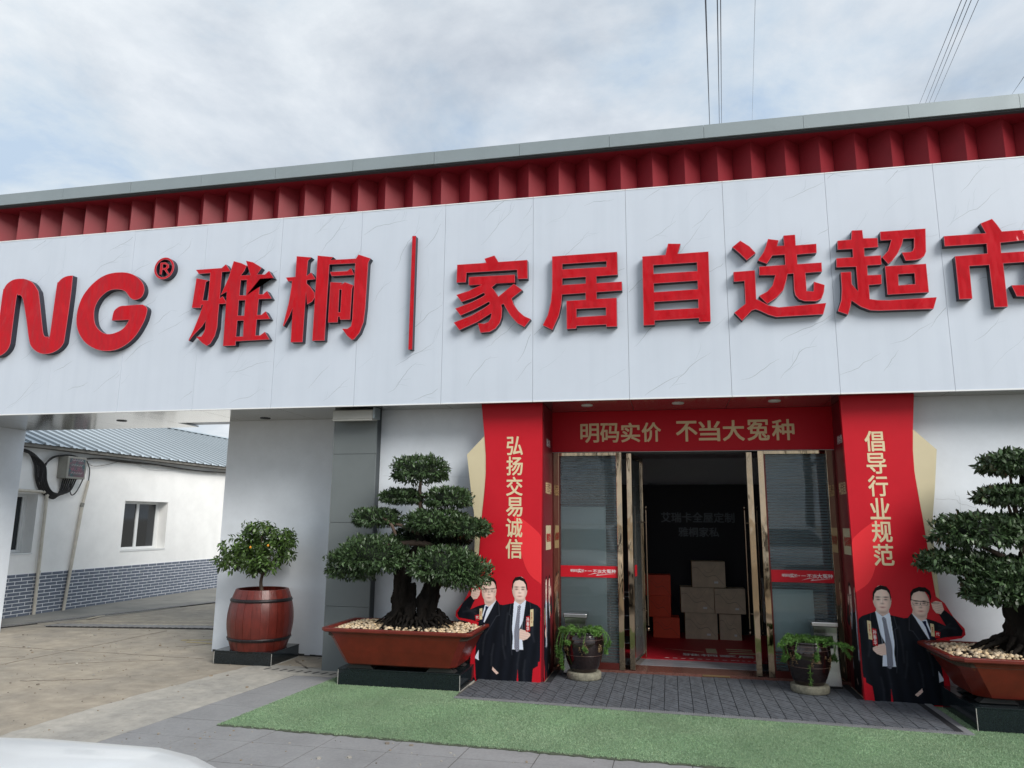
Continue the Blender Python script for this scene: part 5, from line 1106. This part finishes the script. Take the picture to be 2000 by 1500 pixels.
tray(-3.285, -1.795, 6.735, 7.535, .205, .552, 'dark red rectangular bonsai tray with pebbles on the left wide plinth', .055)
bt = thing('bonsai_tree', (-2.45, 7.12, .53), 'large left bonsai with cloud-pruned green pads and a forked black trunk', 'tree')
m = MB()
tx, ty = -2.50, 7.12
m.tube(spline([(tx-.14, ty, .50), (tx-.11, ty, .66), (tx-.10, ty, .85), (tx-.11, ty+.02, 1.05), (tx+.02, ty+.03, 1.30), (tx+.05, ty+.02, 1.50)], 5), [.18, .15, .125, .112, .105, .10, .096, .093, .09, .088, .087, .086, .085, .084, .082, .086, .078, .070, .062, .055, .050, .046, .042, .038, .034, .032], 18, rfun=ridged)
m.tube(spline([(tx+.16, ty-.03, .50), (tx+.15, ty-.02, .66), (tx+.18, ty, .85), (tx+.21, ty, 1.02), (tx+.10, ty+.03, 1.22), (tx+.07, ty, 1.45)], 5), [.175, .145, .12, .106, .098, .094, .092, .094, .09, .088, .086, .084, .082, .080, .078, .072, .066, .060, .054, .048, .044, .040, .036, .034, .032, .030], 18, rfun=ridged)
m.tube(spline([(tx, ty-.08, .50), (tx-.01, ty-.06, .62), (tx+.01, ty-.03, .78), (tx+.0, ty, .95)], 5), [.12, .11, .095, .08, .07, .062, .055, .05, .045, .04, .036, .032, .03, .028, .025, .02], 12, rfun=ridged)
gnarl(m.build('trunk', 'bark', bt), .022, 16)
m = MB()
for k in range(44):
    a = k*.1428+rnd.uniform(-.15, .15); L_ = rnd.uniform(.22, .42); s_ = .17+.03*math.cos(a)
    p0 = Vector((tx+math.cos(a)*s_*1.3, ty+math.sin(a)*s_*.8, .60+rnd.uniform(-.02, .1))); p2 = Vector((tx+math.cos(a)*L_*1.15, ty+math.sin(a)*L_*.8, .545))
    m.tube(spline([p0+Vector((0, 0, .03)), p0.lerp(p2, .5)+Vector((rnd.uniform(-.03, .03), 0, .012)), p2], 4), [q*rnd.uniform(.45, .95) for q in (.026, .025, .023, .020, .017, .014, .011, .008, .004)], 6)
m.tube(spline([(tx+.22, ty-.12, .62), (tx+.30, ty-.16, .665), (tx+.34, ty-.15, .65), (tx+.335, ty-.14, .55)], 4), .013, 6)
gnarl(m.build('surface_roots', 'bark', bt), .010, 30, 1, 1)
m = MB()
top = Vector((tx+.06, ty+.01, 1.42))
m.tube(spline([top, (-2.44, 7.13, 1.62), (-2.47, 7.14, 1.80), (-2.46, 7.14, 2.0)], 5), [.032, .031, .030, .028, .027, .026, .025, .024, .023, .022, .021, .02, .018, .016, .014, .012], 8)
for tip, r_ in (((-2.92, 7.05, 1.52), .022), ((-2.62, 7.12, 1.78), .012), ((-2.2, 7.12, 1.74), .013), ((-2.0, 7.1, 1.52), .022), ((-3.0, 7.0, 1.2), .035), ((-2.1, 7.0, 1.16), .035)):
    t_ = Vector(tip); b0 = top.lerp(Vector((-2.46, 7.14, 1.9)), .75) if tip[2] > 1.6 else top+Vector((0, 0, -.08 if tip[2] < 1.3 else 0))
    m.tube(spline([b0, b0.lerp(t_, .5)+Vector((0, 0, .05)), t_], 5), [r_*(1-.06*i) for i in range(11)], 7)
m.tube(spline([(-2.66, 7.0, 1.42), (-2.70, 6.98, 1.52), (-2.79, 6.99, 1.585)], 5), .016, 7)
m.build('branch', 'twig', bt)
for c, r_, tn in (((-2.482, 7.15, 2.055), (.28, .25, .155), .95), ((-2.66, 7.16, 1.79), (.215, .18, .085), .8), ((-2.165, 7.14, 1.775), (.235, .20, .115), 1.0),
               ((-2.905, 7.10, 1.575), (.245, .20, .105), .85), ((-2.27, 7.12, 1.545), (.32, .28, .125), 1.0), ((-1.99, 7.08, 1.485), (.27, .25, .105), .95),
               ((-2.86, 6.98, 1.215), (.33, .31, .20), 1.05), ((-3.09, 7.02, 1.12), (.245, .26, .185), 1.0), ((-2.70, 7.10, 1.20), (.15, .2, .12), .7),
               ((-2.13, 6.95, 1.13), (.32, .30, .19), 1.05), ((-1.94, 6.98, 1.06), (.235, .25, .175), 1.0), ((-2.55, 7.25, 1.40), (.20, .15, .10), .35), ((-2.2, 7.25, 1.36), (.22, .15, .07), .3)):
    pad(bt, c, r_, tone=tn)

tray(2.10, 3.70, 6.50, 7.42, .235, .560, 'dark red rectangular bonsai tray with pale pebbles cut by the right edge')
b2 = thing('bonsai_tree', (2.78, 6.98, .54), 'right bonsai with larger leaves in stacked cloud pads cut by the picture edge', 'tree')
m = MB(); tx, ty = 2.86, 6.96
m.tube(spline([(tx-.02, ty, .50), (tx-.04, ty, .70), (tx-.03, ty, .95), (tx+.08, ty, 1.3), (tx+.12, ty, 1.7), (tx+.05, ty, 2.0)], 5), [.30, .25, .21, .19, .175, .165, .155, .15, .145, .14, .135, .13, .12, .11, .10, .09, .082, .075, .068, .06, .055, .05, .045, .04, .035, .03], 18, rfun=ridged)
m.tube(spline([(tx+.22, ty-.05, .50), (tx+.24, ty, .75), (tx+.22, ty, 1.05)], 5), [.2, .17, .15, .13, .12, .11, .10, .09, .08, .07, .06], 14, rfun=ridged)
gnarl(m.build('trunk', 'bark', b2), .028, 13)
m = MB()
for k in range(22):
    a = k*.285+rnd.uniform(-.15, .15); L_ = rnd.uniform(.3, .5); p0 = Vector((tx+math.cos(a)*.2, ty+math.sin(a)*.18, .62+rnd.uniform(-.02, .08))); p2 = Vector((tx+math.cos(a)*L_, ty+math.sin(a)*L_*.75, .55))
    m.tube(spline([p0, p0.lerp(p2, .5)+Vector((0, 0, .01)), p2], 4), [.03, .028, .026, .023, .020, .016, .012, .009, .005], 6)
gnarl(m.build('surface_roots', 'bark', b2), .010, 28, 1, 1)
sub_branches(Vector((tx+.05, ty, 1.15)), [(2.4, 6.9, 1.45), (2.35, 6.95, 1.25), (2.6, 6.8, 1.05), (2.75, 6.9, 1.8), (2.8, 6.9, 2.05), (3.2, 6.9, 1.3), (3.1, 6.9, 1.7)], .04, 'twig', b2)
m = MB()
for z, dx_ in ((.845, -.07), (.80, -.065), (.765, -.06)): m.lathe([(.001, -.016), (.018, -.010), (.022, 0), (.016, .012), (.001, .018)], (tx+dx_, ty-.165, z), 8)
m.build('shelf_fungus', 'pebble', b2)
for c, r_, tn in (((2.92, 6.90, 2.065), (.31, .26, .115), .95), ((2.87, 6.90, 1.80), (.33, .26, .09), .85), ((2.52, 6.90, 1.50), (.33, .28, .155), .95), ((2.92, 7.0, 1.53), (.26, .26, .13), .8),
               ((2.32, 6.92, 1.255), (.27, .25, .095), .85), ((2.62, 7.05, 1.22), (.25, .22, .1), .6), ((2.74, 6.80, 1.13), (.39, .32, .155), .95), ((2.52, 6.74, 1.03), (.21, .22, .10), .9), ((3.15, 6.8, 1.10), (.35, .3, .2), .9), ((3.2, 6.95, 1.6), (.3, .3, .2), .9)):
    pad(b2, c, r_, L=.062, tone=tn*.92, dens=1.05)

# ================================================================ glazed pots with trailing plants, on stone discs
def pot(cx_, cy_, lab_pot, lab_stone, lab_plant, seed, mirror):
    r = random.Random(seed)
    st = MB().lathe([(.0005, 0), (.165, 0), (.172, .01), (.174, .05), (.168, .066), (.155, .070), (.0005, .070)], (cx_, cy_, .0238), 36)
    o = st.build('stone_disc', 'stone_disc'); tag(o, lab_stone, 'stone disc', 'round stone discs under the glazed pots')
    z0 = .094
    p = thing('glazed_pot', (cx_, cy_, z0), lab_pot, 'pot', 'dark glazed pots beside the doors')
    prof = [(.0005, 0), (.128, 0), (.132, .008), (.158, .06), (.185, .14), (.200, .22), (.203, .28), (.198, .33), (.188, .355), (.186, .365), (.192, .375), (.190, .385), (.180, .387), (.176, .37), (.174, .33)]
    MB().lathe(prof, (cx_, cy_, z0), 44).build('pot_body', 'pot_glaze', p)
    MB().lathe([(.0005, .345), (.176, .34)], (cx_, cy_, z0), 24).build('soil', 'soil', p)
    for z, rr in ((.165, .1915), (.315, .2005), (.348, .1925)): MB().lathe([(rr, z-.002), (rr+.0022, z), (rr, z+.002)], (cx_, cy_, z0), 44).build('glaze_line', 'pot_line', p)
    # gold relief roundels on the belly, facing outwards
    for ang in ((-1.50, -2.6, -.5) if not mirror else (-1.45, -2.5, -.5)):
        m = MB()
        for k in range(14):
            u = r.gauss(0, .022); z = .24+r.gauss(0, .024); t_ = ang+u/.2; c2 = (cx_+.2015*math.cos(t_), cy_+.2015*math.sin(t_), z0+z)
            q_ = r.uniform(.4, .8); m.lathe([(.0005, -.010*q_), (.009*q_, -.006*q_), (.011*q_, 0), (.009*q_, .006*q_), (.0005, .010*q_)], c2, 7)
            m.tube([(cx_+.202*math.cos(t_-.05), cy_+.202*math.sin(t_-.05), z0+z-.016), (cx_+.204*math.cos(t_), cy_+.204*math.sin(t_), z0+z-.012), (cx_+.202*math.cos(t_+.07), cy_+.202*math.sin(t_+.07), z0+z-.018)], .0022, 5)
        m.build('gold_relief', 'pot_gold', p)
    pl = thing('fern_plant', (cx_, cy_, z0+.34), lab_plant, 'plant', 'trailing ferns in the glazed pots')
    P_, D_, L_, C_ = [], [], [], []; sm = MB()
    stems = []
    for k in range(70):
        a = 2*math.pi*k/70+r.uniform(-.1, .1); rr = r.uniform(.07, .19); kind = r.random()
        b0 = Vector((cx_+rr*.8*math.cos(a), cy_+rr*.8*math.sin(a), z0+.345)); dirv = Vector((math.cos(a), math.sin(a), 0))
        if kind < .78: pts = [b0, b0+dirv*r.uniform(.02, .06)+Vector((0, 0, r.uniform(.02, .055))), b0+dirv*r.uniform(.05, .11)+Vector((0, 0, r.uniform(.01, .065)))]
        else:
            e = .205-rr*.8+r.uniform(.005, .03); dp = r.uniform(.05, .17)
            pts = [b0, b0+dirv*e*.6+Vector((0, 0, .065)), b0+dirv*(e+.012)+Vector((0, 0, .02)), b0+dirv*(e+r.uniform(.0, .02))+Vector((r.uniform(-.02, .02), 0, -dp*.6)), b0+dirv*(e+r.uniform(-.02, .02))+Vector((r.uniform(-.03, .03), 0, -dp))]
        stems.append(pts)
    if not mirror:
        for dx_, dz in ((-.23, -.28), (-.26, -.22), (.24, -.16), (.27, -.10), (-.21, -.33)): stems.append([Vector((cx_+dx_*.5, cy_-.05, z0+.36)), Vector((cx_+dx_*.85, cy_-.08, z0+.385)), Vector((cx_+dx_, cy_-.10, z0+.36+dz*.4)), Vector((cx_+dx_*.95, cy_-.10, z0+.36+dz))])
    else:
        for dx_, dz in ((.30, .02), (.36, -.01), (.33, -.08), (-.28, .0), (-.02, -.33)): stems.append([Vector((cx_+dx_*.4, cy_-.1, z0+.36)), Vector((cx_+dx_*.7, cy_-.17, z0+.39)), Vector((cx_+dx_, cy_-.20, z0+.36+dz))])
    for pts in stems:
        q = spline(pts, 7); sm.tube(q, .0022, 5)
        nn = len(q); cl = r.uniform(.7, 1.3)
        for i in range(1, nn):
            den = 16 if i < nn-6 else 34
            if len(pts) > 3 and i < nn-6: den = 5
            for _ in range(den):
                P_.append(q[i]+Vector((r.uniform(-.004, .004),)*3)); D_.append((r.gauss(0, 1), r.gauss(0, 1), r.gauss(.25, 1))); L_.append(r.uniform(.014, .028)*(1.25 if i > nn-7 else .75)); C_.append(cl*r.uniform(.6, 1.4))
    sm.build('stem', 'leaf_fern', pl)
    a_ = MATS['leaf_fern']
    st_me = pl.children[0].data; ca = st_me.color_attributes.new('c', 'FLOAT_COLOR', 'POINT'); ca.data.foreach_set('color', np.ones(len(st_me.vertices)*4, dtype=np.float32))
    C_ = np.array(C_); V = leaf_quads(np.array([tuple(v) for v in P_]), np.array(D_), np.array(L_), np.array(L_)*.16, .1, .05)
    tag(quads('fronds', V, 'leaf_fern', pl, np.stack([C_, C_, C_*.9], 1)), kind='stuff')
pot(-.885, 7.73, 'dark glazed round pot on a stone disc left of the doors', 'round pale stone disc under the left glazed pot', 'bright green trailing fern spilling from the left glazed pot', 3, False)
pot(1.235, 7.66, 'dark glazed pot with gold relief on a stone disc right of the doors', 'round pale stone disc under the right glazed pot', 'bright green trailing fern spreading from the right glazed pot', 5, True)

def bin_(cx_, cy_, label, w_=.245, d_=.20, h=.60):
    t = thing('litter_bin', (cx_, cy_, 0.02), label, 'bin', 'stainless steel litter bins beside the doors')
    zb = .0245
    def ringp(k, z, hw, hd): return [(cx_-hw, cy_-hd, z), (cx_+hw, cy_-hd, z), (cx_+hw, cy_+hd, z), (cx_-hw, cy_+hd, z)]
    m = MB(); lv = [(0, .5), (.15, .46), (.35, .43), (.5, .435), (h-.045, .46)]
    R = [ringp(0, zb+z, w_*k, d_*k) for z, k in lv]; vs = [p for r in R for p in r]
    m.add(vs, [(i*4+k, i*4+(k+1) % 4, (i+1)*4+(k+1) % 4, (i+1)*4+k) for i in range(len(R)-1) for k in range(4)]); m.add(R[0], [(3, 2, 1, 0)])
    m.build('bin_body', 'steel', t, .004)
    box('lid', cx_-w_*.5, cx_+w_*.5, cy_-d_*.5, cy_+d_*.5, zb+h-.044, zb+h, 'steel', t, .008)
    box('opening', cx_-w_*.26, cx_+w_*.26, cy_-d_*.462, cy_-d_*.44, zb+.36, zb+.475, 'black_rubber', t, .004)
    box('base', cx_-w_*.505, cx_+w_*.505, cy_-d_*.505, cy_+d_*.505, zb-.001, zb+.018, 'black_rubber', t)
bin_(-.99, 7.955, 'stainless steel litter bin behind the left glazed pot'); bin_(1.44, 7.95, 'stainless steel litter bin behind the right glazed pot')

# ================================================================ cars: hood at the lower left, another one facing the doors
def car(name, ox, oy, rz, label, grp='white cars parked facing the shop'):
    t = thing(name, (ox, oy, 0), label, 'car', grp)
    # stations along +y (nose at y=0, tail at y=-4.5): (y, half width, bottom z, belt/hood z)
    stn = [(0.00, .42, .30, .62), (-.02, .55, .24, .72), (-.07, .68, .20, .80), (-.16, .78, .18, .865), (-.30, .845, .18, .905), (-.55, .885, .18, .945), (-.95, .905, .18, .975), (-1.35, .91, .18, 1.00), (-2.2, .915, .18, 1.01), (-3.2, .915, .18, 1.02), (-3.9, .90, .20, 1.04), (-4.3, .85, .26, 1.02), (-4.45, .74, .34, .95), (-4.5, .5, .42, .80)]
    m = MB(); rings = []; nseg = 28
    for (y, hw, zb, zt) in stn:
        r_ = []
        for k in range(nseg):
            a = 2*math.pi*k/nseg; c_, s_ = math.cos(a), math.sin(a); zc_ = (zb+zt)/2; hz = (zt-zb)/2
            x = hw*math.copysign(abs(c_)**.42, c_); z = zc_+hz*math.copysign(abs(s_)**(.55 if s_ > 0 else .35), s_)
            if s_ > 0: z -= .06*(abs(x)/hw)**4*0
            yy = y-.16*(abs(x)/.9)**3*(1 if y > -1 else 0)
            r_.append((x, yy, z))
        rings.append(r_)
    vs = [p for r in rings for p in r]; fs = [(i*nseg+k, (i+1)*nseg+k, (i+1)*nseg+(k+1) % nseg, i*nseg+(k+1) % nseg) for i in range(len(rings)-1) for k in range(nseg)]
    def put(mb, nm, mt, par, bev=0):
        for i, v in enumerate(mb.v): mb.v[i] = (v[0]+ox, v[1]+oy, v[2])
        return mb.build(nm, mt, par, bev)
    m.add(vs, fs, 0, True); m.add(rings[0], [tuple(range(nseg))], 0); m.add(rings[-1], [tuple(range(nseg))[::-1]], 0)
    bo = put(m, 'body', 'car_white', t)
    # cabin
    cab = [(-1.25, .74, 1.0), (-1.95, .60, 1.40), (-2.5, .60, 1.47), (-3.3, .585, 1.44), (-4.05, .70, 1.02)]
    m = MB(); R = []
    for y, hw, z in cab: R.append([(-hw, y, z), (hw, y, z), (.80, min(-1.25, y) if z > 1.1 else y, .99), (-.80, min(-1.25, y) if z > 1.1 else y, .99)])
    vs = [p for r in R for p in r]; m.add(vs, [(i*4, i*4+1, (i+1)*4+1, (i+1)*4) for i in range(4)], 0); m.add(vs, [(i*4+1, i*4+2, (i+1)*4+2, (i+1)*4+1) for i in range(4)]+[(i*4+3, i*4, (i+1)*4, (i+1)*4+3) for i in range(4)], 0)
    put(m, 'windows', 'car_glass', t)
    put(MB().prism([(-1.9, 1.405), (-2.5, 1.48), (-3.35, 1.45), (-3.35, 1.43), (-2.5, 1.455), (-1.9, 1.38)], 'x', -.61, .61), 'roof', 'car_white', t, .01)
    for s_ in (-1, 1): put(MB().tube([(s_*.80, -1.2, .99), (s_*.615, -1.95, 1.405), (s_*.61, -2.5, 1.475), (s_*.60, -3.3, 1.445), (s_*.74, -4.1, 1.02)], .035, 8), 'window_pillar', 'car_white', t)
    for s_ in (-1, 1):
        put(MB().prism([(s_*.42, .66), (s_*.74, .74), (s_*.80, .64), (s_*.60, .585), (s_*.45, .59)], 'y', -.32, -.075), 'headlight', 'headlight', t)
        put(MB().box(s_*.98-.09, s_*.98+.09, -1.42, -1.32, .98, 1.10), 'mirror', 'car_white', t, .02)
        for yy in (-.85, -3.6):
            w_ = put(MB().tube([(s_*.72, yy, .325), (s_*.925, yy, .325)], .325, 28), 'wheel', 'black_rubber', t)
            put(MB().tube([(s_*.90, yy, .325), (s_*.932, yy, .325)], .215, 20), 'rim', 'steel', w_)
    put(MB().prism([(-.5, .50), (.5, .50), (.42, .62), (-.42, .62)], 'y', -.10, .012), 'grille', 'car_dark', t, .01)
    put(MB().prism([(-.6, .24), (.6, .24), (.52, .38), (-.52, .38)], 'y', -.10, .004), 'lower_grille', 'car_dark', t, .01)
    put(MB().prism([(-.22, .395), (.22, .395), (.22, .48), (-.22, .48)], 'y', -.08, .018), 'number_plate', 'scribble_teal', t)
    t.rotation_euler.z = rz; return t
car('parked_car', -2.02, 2.335, 0.08, 'white car whose glossy bonnet shows at the lower left corner', None)
car('parked_car', 3.0, -1.9, -0.05, 'white car mirrored in the right glass panel of the entrance', None)

# ================================================================ across the forecourt, seen as reflections
def street_tree(x, y, h, label, mesh=None):
    t = thing('street_tree', (x, y, 0), label, 'tree', 'trees across the forecourt')
    m = MB().tube([(x, y, 0), (x+.1, y, h*.25), (x-.05, y+.1, h*.5), (x+.1, y, h*.85)], [.17, .14, .11, .04], 10)
    for k in range(9):
        a = k*2.4; z0 = h*(.28+.05*k); m.tube([(x, y, z0), (x+math.cos(a)*h*.14, y+math.sin(a)*h*.14, z0+h*.10), (x+math.cos(a)*h*.24, y+math.sin(a)*h*.24, z0+h*.2)], [.06, .04, .015], 6)
    m.build('trunk', 'tree_bark', t)
    n = 11000; c0 = rng.normal(size=(70, 3))*np.array([h*.17, h*.17, h*.17])+np.array([x, y, h*.66]); P = c0[rng.integers(0, 60, n)]+rng.normal(size=(n, 3))*h*.045
    V = leaf_quads(P, rng.normal(size=(n, 3)), rng.uniform(.12, .22, n), rng.uniform(.05, .09, n)); k = rng.uniform(.5, 1.5, n)
    tag(quads('crown', V, 'tree_leaf', t, np.stack([k, k, k], 1)), kind='stuff')
street_tree(-5.5, -9.5, 12.5, 'leafy tree mirrored in the left glass panel'); street_tree(4.6, -10.5, 12.0, 'leafy tree mirrored in the right glass panel'); street_tree(0.8, -13, 13.5, 'tall leafy tree straight across from the doors')
street_tree(9.8, -10, 13.0, 'leafy tree far right across the forecourt'); street_tree(-11, -10, 13.5, 'tallest leafy tree at the left end of the row across the forecourt'); street_tree(-2.2, -11, 11.0, 'leafy tree across the forecourt left of the tall one facing the doors')
fn = thing('lattice_fence', (4, -9.5, 0), 'white lattice fence mirrored in the right glass panel', 'fence')
for k in range(26): box('picket', -2.0+k*.5, -1.93+k*.5, -9.53, -9.47, 0, 1.25, 'window_white', fn)
for z in (.35, .75, 1.12): box('rail', -2.1, 10.7, -9.565, -9.531, z, z+.07, 'window_white', fn)
